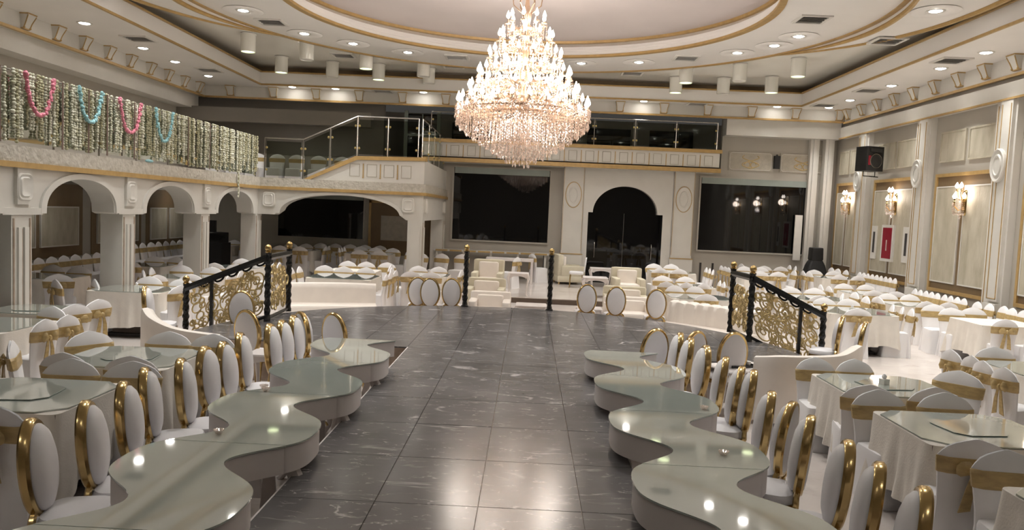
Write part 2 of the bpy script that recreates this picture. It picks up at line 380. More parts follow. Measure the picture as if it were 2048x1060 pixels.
cornice('trim_2', MB().box(10.0, XR + .2, YF, 25.3, 5.70, 6.2).box(9.9, XR + .2, YF, 25.3, 5.2, 5.55), MB().box(9.96, 10.03, YF, 25.3, 5.67, 5.73), 'white cornice with gilt corbels above the wall lamps', [(10.0, y, 5.79) for y in [15.4 + 1.06 * k for k in range(-3, 10)]], R(-90))
cornice('trim_3', MB().box(-10.8, 10.0, 25.3, 25.55, 5.72, 6.2).box(6.3, 10.0, 25.5, YB, 5.2, 5.75), MB().box(-10.8, 10.0, 25.26, 25.31, 5.70, 5.76), 'white cornice with gilt corbels above the balcony', [(x, 25.3, 5.79) for x in [-9.92 + 1.41 * k for k in range(15)]], 0)
part('frieze_bead', MB().box(9.86, 9.92, 10, 25.3, 5.18, 5.22), 'gold_paint', bpy.data.objects['trim_2'])

# ---- wall panelling on the lamp side
def wall_panel(y0, y1, z0, z1, x, parent, name, material, th=.03):
    m = MB().box(x - th, x, y0, y1, z0, z1, 0)
    return part(name, m, material, parent)
def frame_yz(y0, y1, z0, z1, x, wd, th):
    return MB().box(x - th, x, y0, y1, z0, z0 + wd).box(x - th, x, y0, y1, z1 - wd, z1).box(x - th, x, y0, y0 + wd, z0 + wd, z1 - wd).box(x - th, x, y1 - wd, y1, z0 + wd, z1 - wd)
for (ya, yb) in ((24.0, 25.6), (20.55, 22.85), (17.05, 19.42), (13.6, 15.95)):
    ym = (ya + yb) / 2
    wall_panel(ya, yb, .95, 3.72, XR, wr, 'backing_panel', 'brown_panel', .02)
    part('gilt_frame', frame_yz(ya - .06, yb + .06, .9, 3.78, XR, .08, .06), 'gold_paint', wr)
    for (u0, u1) in ((ya + .06, ym - .11), (ym + .11, yb - .06)):
        wall_panel(u0, u1, 1.17, 3.44, XR - .02, wr, 'relief_panel', 'relief_panel', .025)
        part('panel_bead', frame_yz(u0 - .03, u1 + .03, 1.14, 3.47, XR - .02, .03, .035), 'white_paint', wr)
        wall_panel(u0, u1, 4.1, 4.76, XR, wr, 'frieze_tablet', 'relief_panel', .03)
        part('tablet_bead', frame_yz(u0 - .04, u1 + .04, 4.06, 4.80, XR, .04, .045), 'relief_panel', wr)
def medallion_mesh():
    m = MB(); n = 28
    def el(a, b, x): return [(x, a * math.cos(2 * PI * i / n), b * math.sin(2 * PI * i / n)) for i in range(n)]
    m.loft([el(.25, .36, 0), el(.25, .36, -.05), el(.23, .335, -.07), el(.20, .30, -.06), el(.19, .285, -.045)])
    m.loft([el(.15, .24, -.04), el(.14, .22, -.075), el(.12, .2, -.075), el(.11, .18, -.055)])
    return m.mesh('medallion', 'white_paint')
MED = medallion_mesh()
for yc in (13.05, 16.62, 20.05, 23.6):
    t = struct(part('pilaster', MB().box(9.95, XR, yc - .36, yc + .36, 0, 5.2).box(9.88, XR, yc - .30, yc + .1, .95, 5.2), 'white_paint'), 'pale fluted pilaster between gilt framed wall panels', 'pilaster')
    part('bead', MB().box(9.868, 9.88, yc + .04, yc + .055, 1.0, 5.1).box(9.868, 9.88, yc - .26, yc - .245, 1.0, 5.1).box(9.868, 9.88, yc - .26, yc + .055, 1.0, 1.015).box(9.938, 9.95, yc + .28, yc + .295, .2, 5.1), 'gold_paint', t)
    ob('medallion', MED, t, (9.88, yc, 3.82))
    part('plinth', MB().box(9.84, XR, yc - .33, yc + .13, 0, .9), 'white_paint', t)

# ---- end wall: windows, arched doorway, frieze
def window(i, x0, x1, z0, z1, y=YB, label=''):
    e = struct(empty('window_%d' % i, ((x0 + x1) / 2, y, z0)), label, 'window'); cx = (x0 + x1) / 2; hw = (x1 - x0) / 2; h = z1 - z0
    part('pane', MB().box(-hw, hw, -.03, -.02, 0, h), 'black_glass', e)
    part('frame', MB().box(-hw - .05, hw + .05, -.08, 0, -.05, 0).box(-hw - .05, hw + .05, -.08, 0, h, h + .05).box(-hw - .05, -hw, -.08, 0, 0, h).box(hw, hw + .05, -.08, 0, 0, h), 'wall_paint', e)
    part('blind', MB().box(-hw + .02, hw - .02, -.075, -.035, h - .20, h), 'blind_teal', e)
    return e
window(1, -2.58, .64, 1.40, 3.82, label='black window with a rolled grey blind beside the arcade')
window(2, 5.68, 9.2, 1.40, 3.82, label='black window with a rolled grey blind beside the wall lamps')
window(3, -8.5, -5.6, 1.25, 2.75, label='black window behind the wide arch under the gallery')
# arched surround
DX = 3.17
ap = [(1.78, BACK_Z), (1.78, 4.0), (4.72, 4.0), (4.72, BACK_Z), (4.42, BACK_Z), (4.42, 2.50), (DX + 1.07, 2.50)] + [(DX + 1.07 * math.cos(R(a)), 2.50 + .9 * math.sin(R(a))) for a in range(6, 175, 6)] + [(DX - 1.07, 2.50), (1.95, 2.50), (1.95, BACK_Z)]
dr = struct(part('door_1', MB().prism(ap, 25.7, YB, 'y'), 'white_paint'), 'arched doorway surround in the middle of the end wall', 'doorway')
for s in (-1, 1):
    lf = part('leaf', MB().box(DX + (.01 if s > 0 else -1.25), DX + (1.25 if s > 0 else -.01), 25.93, 25.98, BACK_Z, 2.5), 'black_glass', dr)
    part('handle', MB().tube([(DX + s * .95, 25.90, 1.0), (DX + s * .95, 25.86, 1.05), (DX + s * .95, 25.86, 1.45), (DX + s * .95, 25.90, 1.5)], .015, 6), 'steel', lf)
part('fanlight', MB().prism([(DX + 1.1 * math.cos(R(a)), 2.5 + .93 * math.sin(R(a))) for a in range(0, 181, 6)], 25.95, 25.98, 'y'), 'black_glass', dr)
part('jamb', MB().box(1.95, 2.02, 25.72, 25.98, BACK_Z, 2.5).box(4.35, 4.42, 25.72, 25.98, BACK_Z, 2.5), 'black_glass', dr)
for xc in (1.43, 5.07):
    t = struct(part('pilaster', MB().box(xc - .34, xc + .34, 25.62, YB, BACK_Z, 4.0).box(xc - .38, xc + .38, 25.55, YB, BACK_Z, 1.1), 'white_paint'), 'pale pilaster with an oval medallion beside the arched doorway', 'pilaster')
    part('bead', MB().box(xc - .33, xc - .32, 25.60, 25.62, 1.2, 3.95).box(xc + .32, xc + .33, 25.60, 25.62, 1.2, 3.95).box(xc - .38, xc + .38, 25.53, 25.55, 1.08, 1.11), 'gold_paint', t)
    o = ob('medallion', MED, t, (xc, 25.63, 3.05), R(90)); o.scale = (.5, 1, 1.15)
    n = 32; part('medallion_bead', MB().tube([(xc + .26 * math.cos(2 * PI * i / n), 25.61, 3.05 + .42 * math.sin(2 * PI * i / n)) for i in range(n)], .014, 5, True), 'gold_paint', t)
for (x0, x1) in ((6.55, 8.0), (8.25, 9.75)):
    part('frieze_tablet', MB().box(x0, x1, YB - .03, YB, 4.1, 4.72), 'frieze_panel', wb)
    cxm = (x0 + x1) / 2
    part('tablet_bead', MB().tube([(p[0], YB - .03, p[1]) for p in rrect((x1 - x0) / 2 - .04, .28, .08, 3, cxm, 4.41)], .012, 5, True), 'white_paint', wb)
    m = MB()
    for s in (-1, 1):
        m.tube([(cxm + s * .28 * math.sin(t * 1.4), YB - .035, 4.18 + .11 * t) for t in [k * .35 for k in range(12)]], .016, 5)
        m.tube([(cxm + s * (.10 + .09 * math.cos(t)), YB - .035, 4.3 + .09 * math.sin(t)) for t in [k * .5 for k in range(12)]], .014, 5)
    part('scrollwork', m, 'gold_scroll', wb)
# corner columns between end wall and lamp wall
for (x, y) in ((9.75, 25.8), (9.3, 25.9)):
    struct(part('corner_pilaster', MB().box(x - .14, x + .14, y - .12, YB, BACK_Z, 5.2).box(x - .05, x + .05, y - .17, YB, BACK_Z, 5.2), 'white_paint'), 'slim pale pilaster in the corner beside the black speaker tower', 'pilaster')

# ---- balcony over the doorway
BX0, BX1, BY = -3.40, 6.02, 25.05
bal = struct(part('balcony', MB().box(BX0, BX1, BY, YB, 4.02, 4.55).box(BX0, BX1, BY, YB + 2.8, 3.95, 4.1), 'white_paint'), 'white balcony front with gilt mouldings over the doorway', 'balcony')
part('gilt_cap', MB().box(BX0 - .06, BX1 + .06, BY - .08, BY + .1, 4.55, 4.66), 'gold_paint', bal)
part('gilt_base', MB().box(BX0 - .05, BX1 + .05, BY - .07, BY + .1, 3.93, 4.06), 'gold_paint', bal)
def small_frame(w_, h, th=.012):
    m = MB(); m.tube([(-w_, 0, -h), (w_, 0, -h), (w_ * 1.0, 0, h), (-w_, 0, h)], th, 4, True); return m.mesh('small_frame', 'frieze_panel')
SF = small_frame(.13, .16)
PEN = MB().box(-.012, .012, -.012, .012, -.18, .18).ball((0, -.01, -.19), .022, n=6, m=4).mesh('pendant_bead', 'gold_paint')
nB = 17
for k in range(nB):
    x = BX0 + .35 + k * (BX1 - BX0 - .7) / (nB - 1)
    ob('small_frame', SF, bal, (x, BY, 4.30))
    if k < nB - 1: ob('pendant_bead', PEN, bal, (x + .275, BY - .005, 4.30))
part('back_window', MB().box(-3, -1.6, YB + 2.75, YB + 2.8, 4.1, 5.6).box(-.6, .9, YB + 2.75, YB + 2.8, 4.1, 5.6).box(2, 3.6, YB + 2.75, YB + 2.8, 4.1, 5.6).box(4.3, 5.9, YB + 2.75, YB + 2.8, 4.1, 5.6), 'black_glass', bal)

# ---- arcade and gallery on the garland side
XG, YG = -7.3, 20.6
SPR, CRN, BEAM, GZ = 2.05, 2.62, 2.74, 3.03
def arch_poly(u0, u1, arches, rev=False):
    """beam outline (u,z) with arch cut-outs along its underside"""
    p = [(u1, BEAM), (u0, BEAM), (u0, SPR)]
    for (a, b) in arches:
        c = (a + b) / 2; hw = (b - a) / 2
        p.append((a, SPR))
        n = 16
        p.append((a + .1 * hw, SPR + .03))
        for k in range(1, n): 
            t = PI - PI * k / n; p.append((c + hw * .90 * math.cos(t), SPR + .04 + (CRN - SPR - .04) * math.sin(t) ** .8))
        p.append((b - .1 * hw, SPR + .03)); p.append((b, SPR))
    p.append((u1, SPR)); return p
AR = [(5.1, 7.3), (8.3, 10.5), (11.38, 13.53), (14.41, 16.70), (17.78, 20.28)]
def arch_band(a, b, w_=.16):
    c = (a + b) / 2; hw = (b - a) / 2; q = []; r = []
    for k in range(0, 25):
        t = PI - PI * k / 24; cs, sn = math.cos(t), math.sin(t) ** .8
        q.append((c + hw * .92 * cs, SPR + .02 + (CRN - SPR - .02) * sn)); r.append((c + (hw * .92 + w_ * .8) * cs, SPR + .02 + (CRN - SPR - .02 + w_ * .55) * sn))
    return q, r
arc_root = struct(part('wall_arcade', MB().prism(arch_poly(2, 20.97, AR), XG - .4, XG, 'x'), 'white_paint'), 'white arcade with round arches carrying the garland gallery', 'arcade')
for (a, b) in AR[1:]:
    q, r = arch_band(a, b)
    part('archivolt', MB().loft([[(XG, p[0], p[1]) for p in q], [(XG + .035, p[0], p[1]) for p in q], [(XG + .035, p[0], p[1]) for p in r], [(XG, p[0], p[1]) for p in r]], cap=False, closed=False), 'white_paint', arc_root)
part('relief_beam', MB().box(XG - .3, XG + .06, 2, YG + .1, BEAM + .06, GZ), 'relief_beam', arc_root)
part('gilt_band', MB().box(XG - .3, XG + .085, 2, YG + .1, BEAM - .02, BEAM + .06), 'gold_paint', arc_root)
part('spring_band', MB().box(XG - .02, XG + .03, 7.3, 8.3, SPR, SPR + .1).box(XG - .02, XG + .03, 10.5, 11.38, SPR, SPR + .1).box(XG - .02, XG + .03, 13.53, 14.41, SPR, SPR + .1).box(XG - .02, XG + .03, 16.7, 17.78, SPR, SPR + .1), 'white_paint', arc_root)
gal_floor = struct(part('floor_gallery', MB().box(XL, XG - .02, 2, YB, BEAM, 2.97).box(XG - .1, -2.9, YG + .02, YB, BEAM, 2.97), 'carpet_dim'), 'gallery floor slab over the arcade', 'floor')
def cartouche():
    m = MB()
    def rr(hx, hz, y): return [(p[0], y, p[1]) for p in rrect(hx, hz, min(hx, hz) * .55, 5)]
    m.loft([rr(.17, .20, 0), rr(.17, .20, -.05), rr(.15, .18, -.07), rr(.12, .15, -.055), rr(.10, .13, -.075), rr(.06, .09, -.06)])
    return m.mesh('cartouche', 'white_paint')
CART = cartouche()
def pillar(x0, x1, y0, y1, parent, face, z0=0):
    t = struct(part('pillar', MB().box(x0, x1, y0, y1, z0, SPR), 'white_paint'), parent, 'pillar')
    if 'x' in face:
        yc = (y0 + y1) / 2
        part('gilt_strip', MB().box(x1, x1 + .012, y0 + .03, y0 + .06, z0 + .05, SPR - .05).box(x1, x1 + .012, y1 - .06, y1 - .03, z0 + .05, SPR - .05).box(x1, x1 + .012, yc - .015, yc + .015, z0 + .05, SPR - .2), 'riser_marble', t)
        part('panel', MB().box(x1, x1 + .03, y0 + .12, yc - .03, z0 + .2, SPR - .18).box(x1, x1 + .03, yc + .03, y1 - .1, z0 + .2, SPR - .18), 'white_paint', t)
    if 'y' in face:
        part('panel', MB().box(x0 + .06, x1 - .06, y0 - .03, y0, z0 + .3, SPR - .15), 'white_paint', t)
    return t
pl = ['first', 'second', 'third', 'fourth']
for k, (y0, y1) in enumerate([(7.6, 8.05), (10.72, 11.17), (13.7, 14.15), (17.02, 17.48)]):
    pillar(XG - .4, XG, y0, y1, 'pale arcade pillar with brown strips under the garland gallery', 'x')
    ob('cartouche', CART, arc_root, (XG, (y0 + y1) / 2, 2.45), R(90))
    part('bracket', MB().box(XG, XG + .05, (y0 + y1) / 2 - .16, (y0 + y1) / 2 + .16, 2.2, BEAM - .02), 'white_paint', arc_root)
pillar(XG - .4, XG, 20.45, 20.9, 'pale pillar at the inner corner of the arcade', 'x', 0)
# cross arm with the wide arch
XA = -2.85
ap2 = [(XA, BEAM), (XG, BEAM), (XG, SPR), (-6.85, SPR)] + [(-5.08 - 1.62 * math.cos(R(a)) * 1.0, SPR + .04 + .55 * math.sin(R(a)) ** .85) for a in range(6, 175, 8)] + [(-3.30, SPR), (XA, SPR)]
ca = struct(part('wall_cross_arcade', MB().prism(ap2, YG, YG + .4, 'y').box(XA - .4, XA, YG + .4, YB, SPR, BEAM), 'white_paint'), 'white cross arm with one wide arch under the stair landing', 'arcade')
q = [(-5.08 - 1.62 * math.cos(R(a)), SPR + .04 + .55 * math.sin(R(a)) ** .85) for a in range(0, 181, 7)]; r = [(-5.08 - 1.72 * math.cos(R(a)), SPR + .04 + .63 * math.sin(R(a)) ** .85) for a in range(0, 181, 7)]
part('archivolt', MB().loft([[(p[0], YG, p[1]) for p in q], [(p[0], YG - .035, p[1]) for p in q], [(p[0], YG - .035, p[1]) for p in r], [(p[0], YG, p[1]) for p in r]], cap=False, closed=False), 'white_paint', ca)
part('relief_beam', MB().box(XG, XA + .06, YG - .06, YG + .3, BEAM + .06, GZ).box(XA - .3, XA + .06, YG + .3, YB, BEAM + .06, GZ), 'relief_beam', ca)
part('gilt_band', MB().box(XG, XA + .085, YG - .085, YG + .3, BEAM - .02, BEAM + .06).box(XA - .3, XA + .085, YG + .3, YB, BEAM - .02, BEAM + .06), 'gold_paint', ca)
ob('cartouche', CART, ca, (-7.0, YG, 2.45), 0); ob('cartouche', CART, ca, (-3.25, YG, 2.45), 0); ob('cartouche', CART, ca, (XA, YG + .35, 2.45), R(90)); ob('cartouche', CART, ca, (XA, YB - .6, 2.45), R(90))
pillar(-3.25, XA, YG, YG + .4, 'pale panelled pillar at the end of the wide arch', 'xy', BACK_Z)
pillar(-3.25, XA, YB - .5, YB, 'pale pillar joining the cross arm to the end wall', 'x', BACK_Z)
# stair parapet on the landing
pp = [(-6.0, GZ), (XA, GZ), (XA, 3.66), (-4.68, 3.62)]
pr = struct(part('wall_parapet', MB().prism(pp, YG + .02, YG + .2, 'y').box(XA - .2, XA, YG + .2, YB, GZ, 3.66), 'white_paint'), 'white stair parapet with small panels under the glass railing', 'parapet')
part('gilt_cap', MB().prism([(-6.08, GZ), (-5.9, GZ), (-4.66, 3.60), (XA + .04, 3.64), (XA + .04, 3.74), (-4.70, 3.70)], YG - .03, YG + .24, 'y'), 'gold_paint', pr)
for k in range(4):
    ob('small_frame', SF, pr, (-4.72 + k * .46, YG + .02, 3.33))
    if k < 3: ob('pendant_bead', PEN, pr, (-4.49 + k * .46, YG + .015, 3.33))
# panelling under the gallery and on the end wall under the wide arch
for (a, b) in ((15.9, 19.6), (20.0, 22.6), (22.9, 25.6)):
    part('backing_panel', MB().box(XL, XL + .02, a, b, .8, 2.6), 'brown_panel', wl)
    ym = (a + b) / 2
    for (u0, u1) in ((a + .25, ym - .12), (ym + .12, b - .25)):
        part('relief_panel', MB().box(XL + .02, XL + .045, u0, u1, 1.1, 2.02), 'relief_panel', wl)
        part('panel_bead', MB().box(XL + .02, XL + .06, u0 - .03, u1 + .03, 1.07, 1.10).box(XL + .02, XL + .06, u0 - .03, u1 + .03, 2.02, 2.05).box(XL + .02, XL + .06, u0 - .03, u0, 1.1, 2.02).box(XL + .02, XL + .06, u1, u1 + .03, 1.1, 2.02), 'white_paint', wl)
part('backing_panel', MB().box(-5.35, -3.3, YB - .02, YB, .75, 2.5), 'brown_panel', wb)
part('gilt_frame', MB().box(-5.42, -5.34, YB - .05, YB, .7, 2.58).box(-3.32, -3.26, YB - .05, YB, .7, 2.58).box(-5.42, -3.26, YB - .05, YB, 2.5, 2.58), 'gold_paint', wb)
part('relief_panel', MB().box(-5.0, -3.55, YB - .04, YB - .02, 1.25, 2.08), 'frieze_panel', wb)
# upper gallery end wall: door and beams
part('upper_beam', MB().box(XL, -5.2, YB - 1.2, YB - .8, 4.9, 5.35), 'dark_taupe', wb)
part('upper_door', MB().box(-4.3, -3.3, YB + .6, YB + .7, 3.0, 5.6), 'black_glass', wb)
part('door_frame', MB().box(-4.42, -4.3, YB + .55, YB + .7, 3, 5.7).box(-3.3, -3.18, YB + .55, YB + .7, 3, 5.7).box(-4.3, -3.3, YB + .57, YB + .6, 4.85, 4.92).box(-3.82, -3.78, YB + .57, YB + .6, 4.92, 5.6), 'blind_teal', wb)
part('gallery_end', MB().box(XL, -5.0, YB - .02, YB + .18, 4.0, 5.8), 'dark_taupe', wb)
# ================================================================== LAMPS
def downlight_meshes():
    t = MB().lathe([(.11, 0), (.16, 0), (.165, -.012), (.15, -.02), (.11, -.012)], 20, loop=True).mesh('trim_ring', 'plastic_white')
    l = MB().lathe([(.112, -.004), (.112, -.012), (.06, -.028), (.01, -.034)], 20).mesh('lens', 'downlight_lens')
    return t, l
DT, DL = downlight_meshes()
HALO = MB().lathe([(.17, 0), (.42, 0), (.44, -.015), (.40, -.03), (.20, -.018)], 28, loop=True).mesh('plaster_rose', 'ceiling_paint')
def downlight(x, y, z, label, group, rose=False, watts=None, cone=125):
    e = tag(empty('downlight', (x, y, z)), label, 'ceiling light', group)
    ob('trim_ring', DT, e); ob('lens', DL, e)
    if rose: ob('plaster_rose', HALO, e)
    light('downlight_lamp', 'SPOT', (0, 0, -.06), watts or DOWN_W, radius=.09, spot=cone, parent=e)
for y in (9.5, 12.2, 14.6, 16.9, 19.45, 21.2, 23.4): downlight(-9.88, y, ZS, 'round downlight in the soffit strip above the garland gallery', 'downlights above the garland gallery', watts=DOWN_W * .75, cone=105)
for x in (-7.8, -6.4, -3.57, -.75, 3.48, 7.71): downlight(x, 24.93, ZS, 'round downlight in the soffit strip above the balcony', 'downlights above the balcony', watts=DOWN_W * .4, cone=80)
for y in (9.5, 12, 14.3, 16.35, 18.1, 20.5, 23.1, 24.7): downlight(9.25, y, ZS, 'round downlight in the soffit strip above the wall lamps', 'downlights above the wall lamps', watts=DOWN_W * .75, cone=88)
for (x, y) in ((-6.55, 17.3), (-5.8, 19.4), (-4.8, 20.35), (-3.5, 21.2), (1.25, 21.75), (2.78, 21.3), (5.0, 19.65), (5.62, 18.7), (5.85, 17.7), (5.0, 13.2), (3.2, 11.1), (.9, 10.1), (-1.6, 10.2), (-3.8, 11.2), (-5.6, 13.3)):  # near half out of view, mirrored round the ring to add light
    downlight(x, y, 6.60, 'round downlight in the plaster ring around the chandelier dome', 'downlights in the dome ring', True)
for (x, y) in ((7.36, 14.75), (7.0, 12.6), (-7.85, 15.6), (-7.5, 12.7), (6.2, 10.4), (-6.6, 10.5), (2.6, 7.9), (-3.0, 7.9)):  # nearest ones out of view, added to light the near hall
    downlight(x, y, 6.46, 'round downlight in the lower plaster crescent outside the ring', 'downlights in the plaster crescent', True, watts=DOWN_W * (.45 if y < 9 else .8))
for x in (-6.5, -3.2, .2, 3.4, 6.4): downlight(x, .3, ZS, 'unseen added downlight in the soffit strip over the head of the runway', 'added downlights over the head of the runway', watts=DOWN_W * .25)  # out of view, added to brighten the foreground
for (x, y) in ((-10.9, 17.6), (-10.9, 21.3), (-10.9, 24.2), (-9, 12.5), (-5.1, 23.2)): downlight(x, y, BEAM, 'small downlight under the gallery slab', 'downlights under the gallery', watts=5)
CYL = MB().lathe([(.19, .45), (.19, .01), (.175, 0), (.165, .03)], 24, cap=False).mesh('can', 'tray_gloss')
CYLF = MB().lathe([(.17, .02), (.01, .015)], 24).mesh('lens', 'reflection_glow')
CYLD = MB().lathe([(.17, .02), (.01, .015)], 24).mesh('lens', 'plastic_white')
for (x, y, lit) in ((-7.5, 20.2, 1), (-7.6, 23.2, 1), (-6.2, 21.0, 0), (-6.2, 23.7, 0), (-4.8, 22.0, 1), (-4.8, 23.8, 1), (-3.3, 22.9, 0), (-3.3, 24.1, 0), (4.25, 22.2, 1), (4.3, 24.0, 1), (5.7, 23.8, 0), (7.0, 23.3, 1), (6.85, 20.6, 1), (5.6, 21.6, 0)):  # downlight reflections in the glossy tray, shaped as hanging cylinders
    e = tag(empty('cylinder_reflection', (x, y, 6.24)), 'white cylinder with a pale green end, shaped from a downlight reflection in the tray' if lit else 'white cylinder with a plain end, shaped from a downlight reflection in the tray', 'ceiling light', 'glowing cylinder reflections in the ceiling tray' if lit else 'plain cylinder reflections in the ceiling tray')
    ob('can', CYL, e); ob('lens', CYLF if lit else CYLD, e)
    part('cap', MB().lathe([(.2, .44), (.2, .47), (.01, .47)], 24), 'plastic_white', e)
# air vents
VF = MB().box(-.32, .32, -.32, -.26, -.03, 0).box(-.32, .32, .26, .32, -.03, 0).box(-.32, -.26, -.26, .26, -.03, 0).box(.26, .32, -.26, .26, -.03, 0).mesh('frame', 'plastic_white')
VB = MB().box(-.26, .26, -.26, .26, -.004, -.001).mesh('duct', 'vent_dark')
VS = MB().add([(-.26, -.02, -.004), (.26, -.02, -.004), (.26, -.035, -.03), (-.26, -.035, -.03)], [(0, 1, 2, 3)]).mesh('slat', 'plastic_white')
def vent(x, y, z, rz, label, group):
    e = tag(empty('ceiling_vent', (x, y, z), rz), label, 'vent', group); ob('frame', VF, e); ob('duct', VB, e)
    for k in range(4): ob('slat', VS, e, (0, -.19 + k * .125, 0))
for (x, y) in ((-9.5, 14.2), (-9.4, 18.3), (-9.4, 22.3), (-4.9, 25.05), (5.2, 25.05), (9.0, 21.3), (9.0, 17.2), (8.9, 24.2)): vent(x, y, ZS, 0, 'square ceiling vent with dark slats in the soffit strip', 'vents in the soffit strip')
for (x, y) in ((-6.25, 18.3), (-2.2, 21.6), (3.9, 20.5), (5.6, 16.2)): vent(x, y, 6.6, 0, 'square ceiling vent with dark slats in the plaster ring', 'vents in the plaster ring')
for (x, y) in ((7.6, 17.2), (-2.5, 23.6), (2.9, 23.6), (-5.6, 22.6)): vent(x, y, ZT if y > 20 else 6.46, 0, 'square ceiling vent with dark slats beside the cylinder reflections' if y > 20 else 'square ceiling vent with dark slats in the plaster crescent', 'vents in the ceiling tray' if y > 20 else 'vents in the crescent')

# ---- chandelier
CH = (-.23, 16.0)
def chandelier():
    e = tag(empty('chandelier', (CH[0], CH[1], 3.3)), 'huge tiered crystal chandelier with glowing candle bulbs under the dome', 'chandelier')
    z0 = 3.3
    part('stem', MB().lathe([(.03, .9), (.05, 1.2), (.14, 1.35), (.06, 1.6), (.12, 1.9), (.05, 2.2), (.09, 2.5), (.04, 2.8), (.10, 3.1), (.05, 3.3), (.03, 3.45)], 12), 'chandelier_brass', e)
    m = MB()
    for k in range(9): 
        c = 3.42 + k * .06; n = 10; pts = []
        for i in range(n):
            a = 2 * PI * i / n; pts.append((.03 * math.cos(a) * (k % 2), .03 * math.cos(a) * (1 - k % 2), c + .045 * math.sin(a)))
        m.tube(pts, .008, 4, True)
    part('chain', m, 'chandelier_brass', e)
    part('canopy_cap', MB().lathe([(.22, 3.97), (.2, 3.90), (.05, 3.85), (.03, 3.8)], 16), 'chandelier_brass', e)
    m = MB()
    for k in range(6):
        a = 2 * PI * k / 6; m.tube([(.05 * math.cos(a), .05 * math.sin(a), 3.1), (.28 * math.cos(a), .28 * math.sin(a), 3.3), (.30 * math.cos(a), .30 * math.sin(a), 3.45), (.12 * math.cos(a), .12 * math.sin(a), 3.55)], .014, 5)
    part('crown', m, 'chandelier_brass', e)
    tiers = [(1.15, 1.34, 26), (1.42, 1.12, 24), (1.75, .94, 20), (2.12, .74, 16), (2.5, .54, 12), (2.85, .38, 9)]
    cry = MB()
    for ti, (z, r, n) in enumerate(tiers):
        part('tier_ring', MB().lathe([(r * .72, z - .10), (r * .72 + .03, z - .10), (r * .72 + .03, z - .05), (r * .72, z - .05)], 40, loop=True), 'chandelier_brass', e)
        am = MB().tube([(r * .2, 0, .05), (r * .45, 0, -.10), (r * .75, 0, -.12), (r * .95, 0, -.03), (r, 0, .06)], [.014, .013, .012, .011, .010], 5).lathe([(.012, .05), (.055, .07), (.06, .085), (.015, .09)], 8, (r, 0, 0)).lathe([(.014, .09), (.014, .17)], 6, (r, 0, 0)).mesh('arm', 'chandelier_brass')
        bm = MB().lathe([(.006, .165), (.034, .195), (.042, .225), (.028, .27), (.004, .33)], 8, (r, 0, 0)).mesh('bulb', 'bulb_glow')
        for k in range(n):
            a = 2 * PI * (k + .5 * (ti % 2)) / n + random.uniform(-.03, .03)
            o = ob('arm', am, e, (0, 0, z), a); ob('bulb', bm, o)
            for j in range(4):
                b = 2 * PI * j / 4; px, py = r * math.cos(a) + .055 * math.cos(b), r * math.sin(a) + .055 * math.sin(b); zz = z + .06
                for q in range(4): cry.gem((px, py, zz - q * .045), .011, .02)
                cry.gem((px, py, zz - .21), .018, .045)
            # swag to the tier ring
            for q in range(7):
                t = q / 6; cry.gem((math.cos(a + .11 * t) * r * (1 - .28 * t), math.sin(a + .11 * t) * r * (1 - .28 * t), z - .02 - .16 * math.sin(t * PI)), .013, .02)
        # strands between tiers
        if ti:
            zl, rl, _ = tiers[ti - 1]; ns = int(n * 2.2)
            for k in range(ns):
                a = 2 * PI * k / ns
                for q in range(9):
                    t = q / 8; rr_ = (r * .72) * (1 - t) + (rl * .86) * t; cry.gem((math.cos(a) * rr_, math.sin(a) * rr_, (z - .1) * (1 - t) + (zl - .02) * t - .12 * math.sin(t * PI)), .013, .022)
    part('crystal_swag', cry, 'crystal', e, sharp=0)['kind'] = 'stuff'
    sk = MB()
    for (r, zt, zb) in ((1.36, 1.13, .80), (1.28, 1.10, .71), (1.16, 1.06, .61), (1.02, 1.03, .51), (.88, 1.0, .41), (.74, .98, .32), (.60, .96, .24), (.46, .94, .16), (.32, .92, .08), (.17, .9, 0)):
        n = max(8, int(2 * PI * r / .095))
        for k in range(n):
            a = 2 * PI * k / n + random.uniform(-.01, .01); x, y = r * math.cos(a), r * math.sin(a); zz = zt
            end = zb + random.uniform(0, .05)
            while zz > end + .08: sk.gem((x, y, zz), .013, .026); zz -= .056
            sk.gem((x, y, end + .04), .022, .05)
    part('crystal_skirt', sk, 'crystal', e, sharp=0)['kind'] = 'stuff'
    part('basin_ring', MB().lathe([(1.31, 1.12), (1.33, 1.12), (1.33, 1.15), (1.31, 1.15)], 64, loop=True), 'chandelier_brass', e)
    bd = MB()
    for row in range(3):
        n = 84
        for k in range(n): bd.gem((1.375 * math.cos(2 * PI * (k + .5 * row) / n), 1.375 * math.sin(2 * PI * (k + .5 * row) / n), 1.10 + row * .05), .022, .03)
    part('crystal_band', bd, 'crystal', e, sharp=0)['kind'] = 'stuff'
    for (z, r, f) in ((1.5, 1.05, .68), (2.15, .7, .26), (2.85, .36, .06)):
        for k in range(3):
            a = 2 * PI * k / 3 + z; light('chandelier_lamp', 'POINT', (r * math.cos(a), r * math.sin(a), z), CHAND_W * f / 3, (1, .90, .80), .22, parent=e)
    return e
chandelier()

